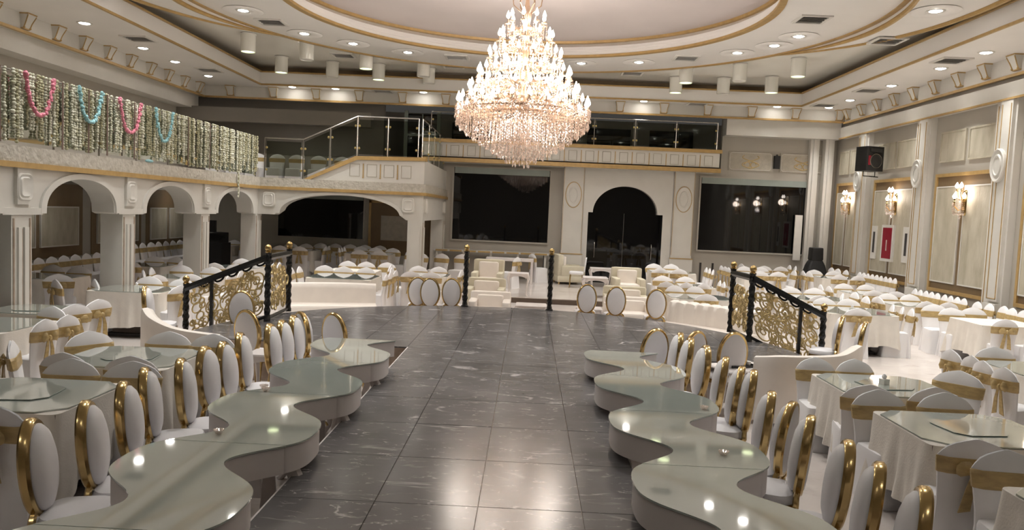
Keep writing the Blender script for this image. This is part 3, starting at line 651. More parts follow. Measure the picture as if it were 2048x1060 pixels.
# ---- wall lamps
def sconce(y, label):
    e = tag(empty('wall_lamp', (XR - .05, y, 2.78)), label, 'wall lamp')
    part('backplate', MB().loft([[(.0, p[0], p[1]) for p in rrect(.07, .30, .06, 4, 0, .28)], [(-.03, p[0] * .8, .28 + (p[1] - .28) * .9) for p in rrect(.07, .30, .06, 4, 0, .28)]]), 'gold_metal', e)
    for (dy, dx, z) in ((-.20, -.14, .36), (0, -.24, .36), (.20, -.14, .36), (-.09, -.16, .60), (.09, -.16, .60)):
        a = part('arm', MB().tube([(-.02, dy * .2, z - .22), (dx * .6, dy * .6, z - .26), (dx, dy, z - .16), (dx, dy, z - .06)], .011, 5).lathe([(.01, 0), (.045, .015), (.012, .03), (.014, .08)], 8, (dx, dy, z - .07)), 'gold_metal', e)
        part('bulb', MB().lathe([(.012, 0), (.038, .03), (.044, .06), (.026, .10), (.004, .14)], 10, (dx, dy, z + .01)), 'bulb_glow', a)
    m = MB()
    for k in range(14):
        a = PI * k / 13 - PI / 2; x, yy_ = -.13 - .11 * math.cos(a), .2 * math.sin(a)
        for q in range(5): m.gem((x, yy_, .26 - q * .045), .012, .02)
        m.gem((x * .9, yy_ * .9, .02), .02, .045)
    m.gem((-.1, 0, -.06), .03, .06)
    part('crystal_drop', m, 'crystal', e, sharp=0)['kind'] = 'stuff'
    light('wall_lamp_light', 'POINT', (-.22, 0, .45), SCONCE_W, (1, .80, .66), .12, parent=e)
sconce(24.55, 'gilt crystal wall lamp beside the corner speaker tower')
sconce(21.48, 'gilt crystal wall lamp above the red fire cabinet')
sconce(18.1, 'gilt crystal wall lamp between two plain relief panels')
sconce(14.75, 'gilt crystal wall lamp beyond the last pilaster')
# ================================================================== FURNITURE
# ---- oval backed gilt chair, faces local +y, back plane at y = 0
def oval_chair():
    root = empty('oval_back_chair')
    n = 28; tilt = .10
    def P(a, rx, rz, y): 
        z = .757 + 1.065 * rz * math.sin(a); return (.95 * rx * math.cos(a), y - tilt * (z - .48), z)
    fr = [[P(2 * PI * i / n, .175, .245, .028) for i in range(n)], [P(2 * PI * i / n, .195, .268, .03) for i in range(n)], [P(2 * PI * i / n, .21, .28, .014) for i in range(n)], [P(2 * PI * i / n, .21, .28, -.022) for i in range(n)], [P(2 * PI * i / n, .195, .268, -.036) for i in range(n)], [P(2 * PI * i / n, .175, .245, -.034) for i in range(n)]]
    fr.append(fr[0])
    part('back_frame', MB().loft(fr, cap=False), 'gold_metal', root)
    pad = [[P(2 * PI * i / n, .18 * k, .25 * k, y) for i in range(n)] for (k, y) in ((.3, -.050), (.65, -.048), (.90, -.042), (1.0, -.034), (1.0, -.02), (1.0, .01), (.98, .042), (.88, .068), (.65, .088), (.3, .098))]
    part('back_pad', MB().loft(pad), 'oval_pad', root)
    for s in (-1, 1):
        part('back_support', MB().tube([(s * .10, -.005, .52), (s * .15, 0, .49), (s * .17, .0, .44), (s * .17, .02, .40)], [.02, .022, .024, .022], 6), 'gold_metal', root)
        part('leg', MB().tube([(s * .17, .02, .42), (s * .175, -.0, .25), (s * .185, -.05, .0)], [.022, .018, .014], 6), 'gold_metal', root)
        part('leg', MB().tube([(s * .17, .34, .42), (s * .18, .355, .3), (s * .165, .34, .12), (s * .18, .365, 0)], [.026, .024, .016, .018], 6), 'gold_metal', root)
    seat = [[(p[0], .20 + p[1], z) for p in rrect(.205 * k, .185 * k, .11 * k, 5)] for (k, z) in ((.97, .42), (1.0, .44), (1.0, .47), (.95, .495), (.7, .51))]
    part('seat', MB().loft(seat), 'oval_pad', root)
    part('seat_frame', MB().loft([[(p[0], .20 + p[1], z) for p in rrect(.212, .192, .115, 5)] for z in (.385, .435)]), 'gold_metal', root)
    freeze(root); return root
OV = oval_chair(); OV_USED = [0]
def place(proto, used, x, y, rz, z, label, cat, group, jit=0):
    o = proto if not used[0] else copy_tree(proto); used[0] = 1
    o.location = (x, y, z); o.rotation_euler = (0, 0, R(rz) + (random.uniform(-jit, jit) if jit else 0)); return tag(o, label, cat, group)

# ---- banquet chair under a stretch cover, gold sash tied behind
HC = .93
def ztop(u): return HC - .085 * abs(u) ** 1.3 - .05 * (max(0, abs(u) - .6) / .4) ** 2
def cover_pt(u, v, side):
    zt = ztop(u)
    z = v * zt; k = max(0, z - .45)
    wd = .215 + .035 * max(0, 1 - z / .45) if z < .45 else .215 + .035 * min(1, (z - .45) / .33)
    edge = 1 - .75 * max(0, abs(u) - .72) / .28; topf = 1 if v < .93 else max(.25, 1 - (v - .93) / .07 * .75)
    return (u * wd, -.14 * k + (.0 if z > .45 else -.03 * (1 - z / .45)) + side * .04 * edge * topf, z)
def covered_chair():
    root = empty('covered_chair')
    U = [-1, -.9, -.75, -.55, -.3, -.1, 0, .1, .3, .55, .75, .9, 1]; V = [0, .2, .45, .52, .65, .78, .88, .95, 1]
    m = MB(); rings = []
    for v in V: rings.append([cover_pt(u, v, 1) for u in U] + [cover_pt(u, v, -1) for u in reversed(U)])
    m.loft(rings)
    seat = []
    for (k, z, o) in ((1.06, .0, .02), (1.0, .3, .0), (1.0, .43, 0), (.97, .46, 0), (.85, .472, 0)): seat.append([(p[0], .215 + p[1] + o, z) for p in rrect(.225 * k, .215 * k, .05, 3)])
    m.loft(seat)
    part('cover', m, 'chair_cover', root, sharp=50)
    s = MB(); rg = []
    for z in (.665, .67, .70, .73, .76, .788, .79):
        q = [cover_pt(u, min(1, z / ztop(u)), 1) for u in U] + [cover_pt(u, min(1, z / ztop(u)), -1) for u in reversed(U)]
        off = .002 if z in (.665, .79) else .012
        c = Vector((0, -.14 * (z - .45), z)); rg.append([(p[0] * (1 + off * 3), c.y + (p[1] - c.y) * (1 + off * 12), p[2]) for p in q])
    s.loft(rg, cap=False)
    part('sash', s, 'gold_satin', root, sharp=60)
    b = MB(); yb = -.10
    b.ball((0, yb - .03, .715), .032, .03, .035, 8, 5)
    for sx in (-1, 1):
        b.loft([[(sx * .015, yb - .03 + .012 * math.cos(a), .715 + .02 * math.sin(a)) for a in (0, 1.57, 3.14, 4.71)], [(sx * .07, yb - .045 + .03 * math.cos(a), .735 + .05 * math.sin(a)) for a in (0, 1.57, 3.14, 4.71)],
                [(sx * .12, yb - .04 + .025 * math.cos(a), .725 + .055 * math.sin(a)) for a in (0, 1.57, 3.14, 4.71)], [(sx * .145, yb - .03 + .008 * math.cos(a), .715 + .03 * math.sin(a)) for a in (0, 1.57, 3.14, 4.71)]])
        b.loft([[(sx * .005, yb - .03, .73), (sx * .03, yb - .03, .73), (sx * .03, yb - .02, .73), (sx * .005, yb - .02, .73)], [(sx * .02, yb - .035, .58), (sx * .075, yb - .035, .58), (sx * .075, yb - .022, .58), (sx * .02, yb - .022, .58)],
                [(sx * .03, yb - .02, .42), (sx * .11, yb - .02, .40), (sx * .11, yb - .008, .40), (sx * .03, yb - .008, .42)]])
    part('bow', b, 'gold_satin', root, sharp=70)
    freeze(root); return root
CHAIRS = []
CC = covered_chair(); CC_USED = [0]
def cchair(x, y, rz, label, group, z=None, jit=.09):
    if z is None: z = BACK_Z if y > STEP_Y else 0
    o = place(CC, CC_USED, x, y, rz, z, label, 'chair', group, jit); CHAIRS.append(o); return o

# ---- wavy catwalk table
LSEG = 1.385
def wave_c(t): return .185 * math.sin(2 * PI * t / LSEG)
def wave_h(t): return .355 + .04 * math.cos(4 * PI * t / LSEG)
def wavy_outline(g=0):
    n = 36; l_ = [(wave_c(LSEG * k / n) - wave_h(LSEG * k / n) + g, LSEG * k / n) for k in range(n + 1)]; r_ = [(wave_c(LSEG * k / n) + wave_h(LSEG * k / n) - g, LSEG * k / n) for k in range(n + 1)]
    l_[0] = (l_[0][0], .004); r_[0] = (r_[0][0], .004); l_[-1] = (l_[-1][0], LSEG - .004); r_[-1] = (r_[-1][0], LSEG - .004)
    return r_ + l_[::-1]
def wavy_table():
    root = empty('wavy_table'); o = wavy_outline(.012)
    part('apron', MB().prism(o, .61, .79), 'apron_white', root, sharp=50)
    part('glass_top', MB().prism(wavy_outline(0), .791, .803), 'glass_top', root, sharp=50)
    part('glass_edge', MB().prism(wavy_outline(.004), .7885, .791), 'black_glass', root, sharp=50)
    for t in (.18, 1.2):
        for s in (-1, 1):
            x = wave_c(t) + s * .23
            part('leg', MB().tube([(x, t, .62), (x + s * .05, t, .52), (x + s * .04, t, .36), (x - s * .02, t, .2), (x - s * .03, t, .1), (x + s * .03, t, .02), (x + s * .05, t, 0)], [.05, .055, .045, .03, .026, .03, .034], 8), 'apron_white', root)
            part('gilt_scroll', MB().tube([(x + s * .03 + .05 * math.cos(a * .7) * (1 - a / 12), t - .06, .10 + .05 * math.sin(a * .7) * (1 - a / 12)) for a in range(12)], .012, 5), 'gold_metal', root)
    part('front_scroll', MB().box(.05, .17, .5, .56, .1, .6, .03).box(-.17, -.05, .85, .91, .1, .6, .03), 'apron_white', root)
    freeze(root); return root
WT = wavy_table(); WT_USED = [0]
ORD = 'first second third fourth fifth sixth seventh eighth ninth tenth eleventh twelfth'.split()
for k in range(5): place(WT, WT_USED, -1.925, 3.555 + LSEG * (k - 1), 0, 0, 'wavy glass table in the arcade side runway row, %s from the stage' % ORD[4 - k], 'table', 'wavy tables on the arcade side of the runway')
for k in range(4): place(WT, WT_USED, 1.20, 3.545 + LSEG * k, 0, 0, 'wavy glass table in the wall lamp side runway row, %s from the stage' % ORD[3 - k], 'table', 'wavy tables on the wall lamp side of the runway')

# oval chairs along both wavy rows, behind the stage and loose
LA, GA = 'gilt oval backed chair in the arcade side runway row, %s from the stage', 'oval chairs on the arcade side of the runway'
for k, (x, y, r) in enumerate(((-2.85, 4.45, -75), (-2.78, 4.9, -75), (-2.83, 5.46, -76), (-2.92, 5.95, -73), (-2.82, 6.36, -76), (-2.86, 6.92, -88), (-2.80, 7.2, -86), (-2.84, 7.74, -80), (-2.76, 8.4, -86), (-2.72, 8.70, -88), (-2.72, 9.13, -86))):
    place(OV, OV_USED, x, y, r, 0, LA % ORD[10 - k], 'chair', GA)
LB, GB = 'gilt oval backed chair in the wall lamp side runway row, %s from the stage', 'oval chairs on the wall lamp side of the runway'
for k, (x, y, r) in enumerate(((1.81, 9.17, 86), (1.86, 8.81, 84), (1.92, 8.3, 92), (1.97, 7.67, 76), (2.0, 7.2, 72), (2.07, 7.05, 76), (1.96, 6.18, 74), (2.02, 5.86, 58), (2.01, 5.45, 68), (2.03, 4.85, 76), (2.03, 4.42, 70), (2.09, 4.03, 72))):
    place(OV, OV_USED, x, y, r, 0, LB % ORD[k], 'chair', GB)
for (x, y, r, l) in ((-2.74, 9.49, -50, 'gilt oval backed chair turned away at the stage end of the arcade row'), (-2.35, 9.52, -28, 'gilt oval backed chair at the stage end of the arcade side wavy table'),
                     (-3.42, 9.44, -20, 'gilt oval backed chair at the small white table by the curved white sofa'), (-4.26, 11.42, 12, 'gilt oval backed chair before the arcade side scroll railing'),
                     (1.60, 9.46, 24, 'gilt oval backed chair at the stage end of the wall lamp side wavy table'), (2.08, 9.42, 35, 'gilt oval backed chair behind the first three of the wall lamp side row'), (2.57, 9.48, 12, 'gilt oval backed chair beside the white side table and wing sofa'),
                     (4.78, 11.75, 62, 'gilt oval backed chair beside the foot of the wall lamp side railing'), (4.84, 11.1, 58, 'gilt oval backed chair behind the wing sofa back'), (-5.66, 11.4, -74, 'gilt oval backed chair behind the curved white sofa')):
    place(OV, OV_USED, x, y, r, 0, l, 'chair', None)
for (x, y, r) in ((-2.12, 15.0, 4), (-1.86, 14.92, -4), (-1.46, 15.08, 0)):
    place(OV, OV_USED, x, y, r, 0, 'gilt oval backed chair behind the stage edge, arcade side of the newel posts', 'chair', 'oval chairs behind the stage, arcade side')
for (x, y, r) in ((1.2, 15.12, 2), (1.75, 14.92, 0), (2.5, 14.72, -4)):
    place(OV, OV_USED, x, y, r, 0, 'gilt oval backed chair behind the stage edge, doorway side of the newel posts', 'chair', 'oval chairs behind the stage, doorway side')

# ---- square tables under ivory cloths with clipped glass tops
def octo(hx, hy, c): return [(hx - c, -hy), (hx, -hy + c), (hx, hy - c), (hx - c, hy), (-hx + c, hy), (-hx, hy - c), (-hx, -hy + c), (-hx + c, -hy)]
def dense(poly, step=.035):
    out = []
    for i in range(len(poly)):
        a, b = poly[i], poly[(i + 1) % len(poly)]; n = max(1, int(math.hypot(b[0] - a[0], b[1] - a[1]) / step))
        for k in range(n): out.append((a[0] + (b[0] - a[0]) * k / n, a[1] + (b[1] - a[1]) * k / n))
    return out
TABS = {}
def table_meshes(hx, hy, seed):
    key = (hx, hy, seed)
    if key in TABS: return TABS[key]
    rnd = random.Random(seed); P = dense(rrect(hx, hy, .07, 3)); n = len(P)
    ph = [rnd.uniform(0, 6.28) for _ in range(4)]; fr = [rnd.choice((7, 9, 11)), rnd.choice((14, 17)), rnd.choice((23, 27)), rnd.choice((31, 37))]
    rings = []
    for k in range(9):
        t = k / 8; rg = []
        for i, p in enumerate(P):
            a = 2 * PI * i / n; wv = .028 * math.sin(fr[1] * a + ph[1] + .5 * t) + .018 * math.sin(fr[2] * a + ph[2]) + .014 * math.sin(fr[0] * a + ph[0]) + .008 * math.sin(fr[3] * a + ph[3])
            d_ = math.hypot(*p); corner = max(0, d_ / math.hypot(hx, hy) - .8) / .2
            off = t ** 1.2 * (wv + .045 + .05 * corner)
            hem = .20 - .10 * corner + .03 * math.sin(3 * a + ph[3]); z = .775 + (hem - .775) * t
            rg.append((p[0] * (1 + off / d_), p[1] * (1 + off / d_), z))
        rings.append(rg)
    m = MB(); m.loft([[(p[0] * .9, p[1] * .9, .778) for p in P]] + rings, cap=False); k0 = 0
    m.f.append(tuple(range(n)))
    cloth = m.mesh('tablecloth', 'cloth_ivory', 60)
    oc = octo(hx - .01, hy - .01, .16)
    g = MB().prism(oc, .780, .790).mesh('glass_top', 'glass_top', 30)
    g2 = MB().prism([(p[0] * .996, p[1] * .996) for p in oc], .7785, .780).mesh('glass_edge', 'black_glass', 30)
    top = MB().box(-hx + .02, hx - .02, -hy + .02, hy - .02, .73, .77).mesh('table_board', 'base_brown')
    ped = MB().box(-.28, .28, -.25, .25, .05, .73).mesh('pedestal', 'base_brown')
    foot = MB().box(-.36, .36, -.32, .32, 0, .05).mesh('foot', 'dark_leg')
    TABS[key] = (cloth, g, g2, top, ped, foot); return TABS[key]
SUS = MB().prism(octo(.24, .24, .09), .7945, .7995).mesh('plate', 'glass_top', 30)
SUSB = MB().lathe([(.10, .790), (.10, .7945)], 16).mesh('swivel', 'steel')
def table(x, y, where, z=None, hx=.57, hy=.52, seed=0, sus=False, glass=True, rz=0):
    if z is None: z = BACK_Z if y > STEP_Y else 0
    cl_, g, g2, top, ped, foot = table_meshes(hx, hy, seed)
    t = tag(empty('banquet_table', (x, y, z), R(rz)), 'brown square table hidden under an ivory cloth ' + where, 'table'); ob('table_board', top, t); ob('pedestal', ped, t); ob('foot', foot, t)
    c = tag(ob('tablecloth', cl_, None, (x, y, z), R(rz)), 'ivory draped cloth on the square table ' + where, 'tablecloth')
    if glass:
        e = tag(empty('glass_table_top', (x, y, z), R(rz)), 'clipped corner glass sheet lying on the table ' + where, 'glass top'); ob('sheet', g, e); ob('sheet_edge', g2, e)
    if sus:
        e = tag(empty('glass_turntable', (x, y, z), R(rz + 8)), 'small glass turntable on the table ' + where, 'turntable'); ob('plate', SUS, e); ob('swivel', SUSB, e)
def chairs_at(where, spots, c):
    for (x, y, r) in spots:
        dx, dy = x - c[0], y - c[1]
        side = ('doorway' if dy > 0 else 'runway head') if abs(dy) > abs(dx) * .9 else (('wall' if dx * c[0] > 0 else 'stage'))
        cchair(x, y, r, 'white sashed chair, %s side of table %s' % (side, where), '%s side chairs of the table %s' % (side, where))
def setting(x, y, where, spots, **k):
    table(x, y, where, **k); chairs_at(where, spots, (x, y))
# wall lamp side
setting(3.72, 7.9, 'behind the wing sofa', ((3.26, 8.52, 180), (3.70, 8.52, 180), (3.30, 7.27, -6), (3.86, 7.30, 4), (4.58, 8.12, 130)), seed=1, sus=True)
setting(3.68, 6.3, 'beside the second wavy table, wall lamp side', ((3.26, 6.94, 182), (3.86, 6.95, 178), (3.27, 5.52, -8), (3.85, 5.5, 0)), seed=2, sus=True)
setting(3.66, 4.4, 'beside the first wavy table, wall lamp side', ((3.32, 5.16, 176), (3.8, 5.16, 180)), seed=3)
setting(6.35, 9.25, 'with four chairs leaning in a row', ((5.42, 9.62, -68), (5.40, 9.25, -66), (5.36, 8.90, -70), (5.36, 8.54, -62), (6.06, 9.95, 180)), seed=4, hx=.62, hy=.55)
setting(6.3, 14.9, 'beyond the wall lamp side railing', ((6.05, 14.1, -6), (7.1, 15.1, 75), (7.12, 14.75, 70), (7.15, 14.45, 80), (6.1, 15.75, 180), (6.6, 15.75, 180), (5.45, 14.6, -90)), seed=5, hx=.65, hy=.58)
setting(6.45, 17.2, 'next towards the wall lamps beyond the railing', ((6.2, 16.35, 0), (6.95, 17.05, 70), (7.25, 16.75, 84), (7.3, 17.4, 90), (6.2, 18.05, 180), (6.8, 18.05, 176), (5.55, 17.2, -90)), seed=6, hx=.6, hy=.58)
setting(8.6, 14.1, 'with the long cloth near the last pilaster', ((8.2, 15.0, 176), (8.15, 15.25, 170), (8.75, 15.1, 180), (8.3, 13.4, -4), (8.75, 13.35, 6)), seed=7, hx=.6, hy=.55, glass=False)
setting(8.35, 16.7, 'between the pilasters on the wall lamp side', ((8.3, 16.1, 0), (8.75, 16.1, 4), (8.2, 17.5, 180), (8.7, 17.5, 178), (7.6, 16.6, -80)), seed=8, hx=.6, hy=.45)
setting(8.45, 19.1, 'under the plain wall lamp', ((8.2, 18.3, 0), (8.7, 18.25, 0), (8.2, 19.95, 180), (8.75, 19.9, 180), (7.45, 18.9, -85), (7.4, 19.3, -90)), seed=9, hx=.6, hy=.5)
setting(3.62, 16.2, 'behind the tufted white sofa', ((3.3, 17.05, 180), (3.75, 17.05, 176), (3.62, 15.5, 6), (4.45, 16.0, 90), (4.45, 16.45, 84)), seed=10, hx=.64, hy=.5)
setting(3.95, 18.9, 'halfway between the tufted sofa and the doorway', ((3.3, 18.1, -4), (3.75, 18.15, 0), (4.15, 18.1, 5), (3.5, 19.8, 180), (4.1, 19.85, 180), (4.75, 18.8, 90), (4.75, 19.2, 84)), seed=11, hx=.6, hy=.5)
setting(4.0, 21.4, 'on the upper floor before the doorway pilaster', ((3.55, 20.65, 4), (4.05, 20.6, 0), (3.7, 22.4, 180), (4.2, 22.5, 176), (5.0, 21.0, 80), (5.0, 21.4, 84), (5.0, 21.8, 90)), seed=12, hx=.6, hy=.5)
setting(6.7, 22.2, 'raised one step under the second black window', ((6.4, 21.3, 0), (6.9, 21.3, 0), (5.85, 21.8, -80), (5.85, 22.2, -84), (5.85, 22.6, -86), (5.85, 23.0, -88), (6.5, 23.1, 180), (7.0, 23.1, 180), (7.6, 22.2, 90)), seed=13)
setting(8.8, 22.0, 'on the upper floor before the speaker tower', ((8.55, 21.2, 0), (9.0, 21.15, 4), (8.5, 22.75, 180), (9.05, 22.8, 176), (8.0, 21.9, -80), (8.0, 22.3, -90)), seed=14)
setting(7.6, 24.6, 'on the upper floor below the window sill', ((7.3, 23.9, 0), (7.8, 23.85, 0), (6.85, 24.5, -80), (8.45, 24.6, 84), (8.4, 24.95, 90)), seed=15, hx=.5, hy=.45)
# arcade side
setting(-3.95, 5.97, 'beside the first wavy table, arcade side', ((-3.45, 6.63, 184), (-4.0, 6.62, 180), (-3.62, 5.18, -6), (-4.2, 5.2, 0)), seed=16, sus=True)
setting(-3.92, 7.55, 'beside the second wavy table, arcade side', ((-3.95, 8.22, 180), (-3.44, 8.20, 178), (-3.60, 6.98, 4), (-4.22, 6.99, -4), (-4.9, 7.5, -64), (-4.55, 7.95, -120)), seed=17, sus=True)
setting(-6.5, 9.0, 'below the first arch of the arcade', ((-5.6, 8.75, 72), (-5.62, 9.15, 66), (-6.0, 9.80, 160)), seed=18, hx=.62, hy=.55)
setting(-6.7, 10.33, 'beside the first arcade pillar', ((-6.05, 9.95, 64), (-6.05, 10.55, 78)), seed=19, hx=.5, hy=.45, sus=True)
setting(-6.75, 13.15, 'before the second arcade pillar', ((-7.75, 12.92, -40), (-7.5, 13.1, -50), (-6.98, 13.85, 180), (-6.25, 13.75, 180), (-5.85, 12.8, 62), (-7.0, 14.3, 60)), seed=20, hx=.62, hy=.5)
setting(-6.9, 15.6, 'before the second arch of the arcade', ((-7.6, 15.2, -60), (-7.5, 16.3, 180), (-6.8, 16.4, 178), (-6.5, 14.8, 0), (-6.05, 15.5, 84), (-6.05, 15.95, 90), (-7.7, 15.9, -70)), seed=21, hx=.6, hy=.5)
setting(-9.3, 14.5, 'under the gallery behind the second pillar', ((-9.0, 15.2, 180), (-9.6, 15.3, 180), (-8.45, 13.7, 20), (-9.4, 13.7, 0)), seed=22, hx=.7, hy=.5)
setting(-9.0, 17.9, 'under the gallery behind the third pillar', ((-9.1, 18.7, 180), (-8.6, 18.7, 176), (-8.15, 17.9, 80), (-8.1, 18.3, 86), (-8.9, 17.1, 0)), seed=23, hx=.6, hy=.5)
setting(-7.0, 18.4, 'before the third arch of the arcade', ((-7.2, 17.6, 0), (-6.7, 17.6, 0), (-7.2, 19.2, 180), (-6.7, 19.2, 180), (-6.1, 18.2, 86), (-6.1, 18.6, 90), (-7.9, 18.4, -90), (-7.9, 18.8, -85)), seed=24, hx=.55, hy=.5)
setting(-4.1, 17.2, 'behind the long white sofa', ((-4.85, 18.15, 180), (-4.35, 18.15, 180), (-3.85, 18.2, 178), (-3.12, 16.7, 84), (-3.10, 17.05, 88), (-3.14, 17.4, 80), (-3.10, 17.8, 86), (-5.2, 16.9, -84), (-5.25, 17.3, -80), (-5.2, 17.7, -90)), seed=25, hx=.72, hy=.62)
setting(-4.3, 19.1, 'second behind the long white sofa', ((-4.7, 20.0, 180), (-4.2, 20.0, 182), (-3.7, 20.0, 178), (-3.45, 19.1, 88), (-3.5, 19.5, 84)), seed=26, hx=.6, hy=.45, glass=False)
setting(-2.4, 18.6, 'between the wide arch and the newel posts', ((-2.7, 17.8, 10), (-2.2, 17.8, -8), (-2.75, 19.4, 180), (-2.25, 19.4, 176), (-1.65, 18.4, 86), (-1.65, 18.8, 80), (-3.2, 18.5, -90)), seed=27, hx=.52, hy=.5)
setting(-7.2, 24.0, 'below the black window under the arch', ((-7.7, 24.8, 180), (-7.2, 24.8, 180), (-6.7, 24.8, 176), (-7.5, 23.2, 0), (-6.9, 23.2, 0), (-6.35, 23.8, 84), (-6.35, 24.2, 88)), seed=28, hx=.6, hy=.5)
setting(-4.85, 23.6, 'before the framed brown panel under the arch', ((-5.35, 24.4, 180), (-4.85, 24.4, 180), (-4.3, 24.4, 178), (-5.7, 23.4, -84), (-5.7, 23.8, -80), (-5.7, 24.1, -86), (-3.75, 23.6, 90), (-5.0, 22.8, 0), (-4.4, 22.8, 0)), seed=29, hx=.7, hy=.5)
setting(-9.9, 24.4, 'on the upper floor beside the black equipment', ((-10.1, 25.1, 180), (-9.6, 25.1, 180), (-9.1, 24.2, 88), (-9.1, 24.55, 88), (-9.1, 24.9, 88), (-9.1, 25.25, 88)), seed=30, hx=.55, hy=.45, glass=False)
# rows along the walls
for k in range(19): cchair(-10.75, 15.4 + k * .46, -90, 'white covered chair with gold sash in the row along the arcade wall', 'covered chairs along the arcade wall')
for k in range(9): cchair(9.62, 17.15 + k * .27, 90, 'white covered chair with gold sash in the row under the plain wall lamp', 'covered chairs under the plain wall lamp', jit=.05)
for k in range(9): cchair(9.75, 20.725 + k * .26, 90, 'white covered chair with gold sash in the row under the red fire cabinet', 'covered chairs under the fire cabinet', jit=.05)
for (x, y) in ((9.55, 16.5), (9.6, 16.15), (9.65, 15.75), (9.6, 15.4), (9.6, 15.05)): cchair(x, y, 90, 'white covered chair with gold sash against the pilaster nearest the long cloth', 'covered chairs against the last pilaster')
for (x, y) in ((9.65, 23.6), (9.6, 24.1), (9.6, 24.6)): cchair(x, y, 90, 'white covered chair with gold sash below the wall lamp beside the speaker tower', 'covered chairs beside the speaker tower')
for k in range(5): cchair(-6.95 + k * .5, 25.62, 180, 'white covered chair with gold sash against the end wall under the wide arch', 'covered chairs against the end wall under the arch')
for k in range(3): cchair(-3.05 + k * .5, 22.4 + k * .2, 160, 'white covered chair with gold sash standing loose near the cross arm pillar', 'loose covered chairs near the cross arm')
for k in range(5): cchair(-9.9 + .62 * k, 24.3, 180, 'white covered chair standing upstairs behind the glass railing', 'covered chairs on the upper gallery', z=2.97)
for k in range(3): cchair(-6.725 + .75 * k, 24.3, 180, 'white covered chair standing upstairs behind the glass railing', 'covered chairs on the upper gallery', z=2.97)
# ================================================================== SOFAS, ARMCHAIRS, SIDE TABLES
def off_path(path, d):
    out = []
    for i, p in enumerate(path):
        a = Vector(path[max(i - 1, 0)][:2]); b = Vector(path[min(i + 1, len(path) - 1)][:2]); t = (b - a).normalized(); n = Vector((-t.y, t.x))
        out.append((p[0] + n.x * d, p[1] + n.y * d, p[2]))
    return out
def smooth_path(pts, n=6):
    out = []
    for i in range(len(pts) - 1):
        p0, p1, p2, p3 = [Vector(pts[min(max(k, 0), len(pts) - 1)]) for k in (i - 1, i, i + 1, i + 2)]
        for k in range(n):
            t = k / n; out.append(tuple(.5 * ((2 * p1) + (p2 - p0) * t + (2 * p0 - 5 * p1 + 4 * p2 - p3) * t * t + (3 * p1 - p0 - 3 * p2 + p3) * t ** 3)))
    out.append(tuple(pts[-1])); return out
def sofa(pts, label, th=.16, depth=.6, material='cream_leather', roll=False, channels=0, seat_h=.42):
    """pts: (x, y, back height) along the back; the seat lies on the left-hand side of the path"""
    P = smooth_path(pts, 40 if channels else 8); o = P[0]; e = tag(empty('sofa', (o[0], o[1], 0)), label, 'sofa')
    P = [(p[0] - o[0], p[1] - o[1], p[2]) for p in P]
    A = P; B = off_path(P, th); C = off_path(P, depth + th)
    rings = []
    for i in range(len(P)):
        h = P[i][2]; a, b = Vector(A[i][:2]), Vector(B[i][:2]); rg = []
        prof = [(0, .05), (0, h - .12), (-.06, h - .06) if roll else (.02, h - .04), (.0 if roll else .10, h), (.5, h + .01), (.92, h - .02), (1.0, h - .1), (1.0, .05)]
        bulge = .026 * abs(math.sin(PI * channels * i / (len(P) - 1))) if channels else 0
        for (f, z) in prof:
            q = a + (b - a) * (f + ((bulge / th if f > .6 else -bulge / th) if z > .06 else 0)); rg.append((q.x, q.y, z + (bulge if z > h - .1 else 0)))
        rings.append(rg)
    part('backrest', MB().loft(rings), material, e, sharp=60)
    rings = [[(B[i][0], B[i][1], .08), (C[i][0], C[i][1], .08), (C[i][0], C[i][1], seat_h - .04), (C[i][0] * .95 + B[i][0] * .05, C[i][1] * .95 + B[i][1] * .05, seat_h), (B[i][0], B[i][1], seat_h)] for i in range(len(P))]
    part('seat', MB().loft(rings), material, e, sharp=50)
    for i in (1, len(P) // 2, len(P) - 2):
        for q in (A[i], C[i]):
            f = .9 if q is C[i] else 1; x, y = (q[0] * f + A[i][0] * (1 - f), q[1] * f + A[i][1] * (1 - f)) if q is C[i] else (A[i][0] * .8 + C[i][0] * .2, A[i][1] * .8 + C[i][1] * .2)
            part('foot', MB().lathe([(.02, 0), (.03, .09)], 8, (x, y, 0)), 'dark_leg', e)
    return e
sofa([(4.46, 10.12, .84), (4.0, 9.55, .80), (3.45, 9.12, .83), (3.0, 8.98, .84), (2.74, 9.12, .80)][::-1], 'white wing sofa with a curved back at the foot of the stage steps')
sofa([(-5.05, 9.95, .92), (-4.75, 9.55, .86), (-4.3, 9.28, .78), (-3.72, 9.18, .74)], 'curved white sofa before the arcade side scroll railing')
sofa([(-3.1, 15.75, .80), (-3.9, 15.55, .81), (-4.75, 15.25, .80)], 'long cream sofa behind the stage on the arcade side', roll=True, th=.2)
sofa([(4.3, 13.75, .80), (3.6, 14.45, .80), (2.9, 15.05, .80)], 'channel tufted white sofa behind the stage', roll=True, th=.22, channels=9)
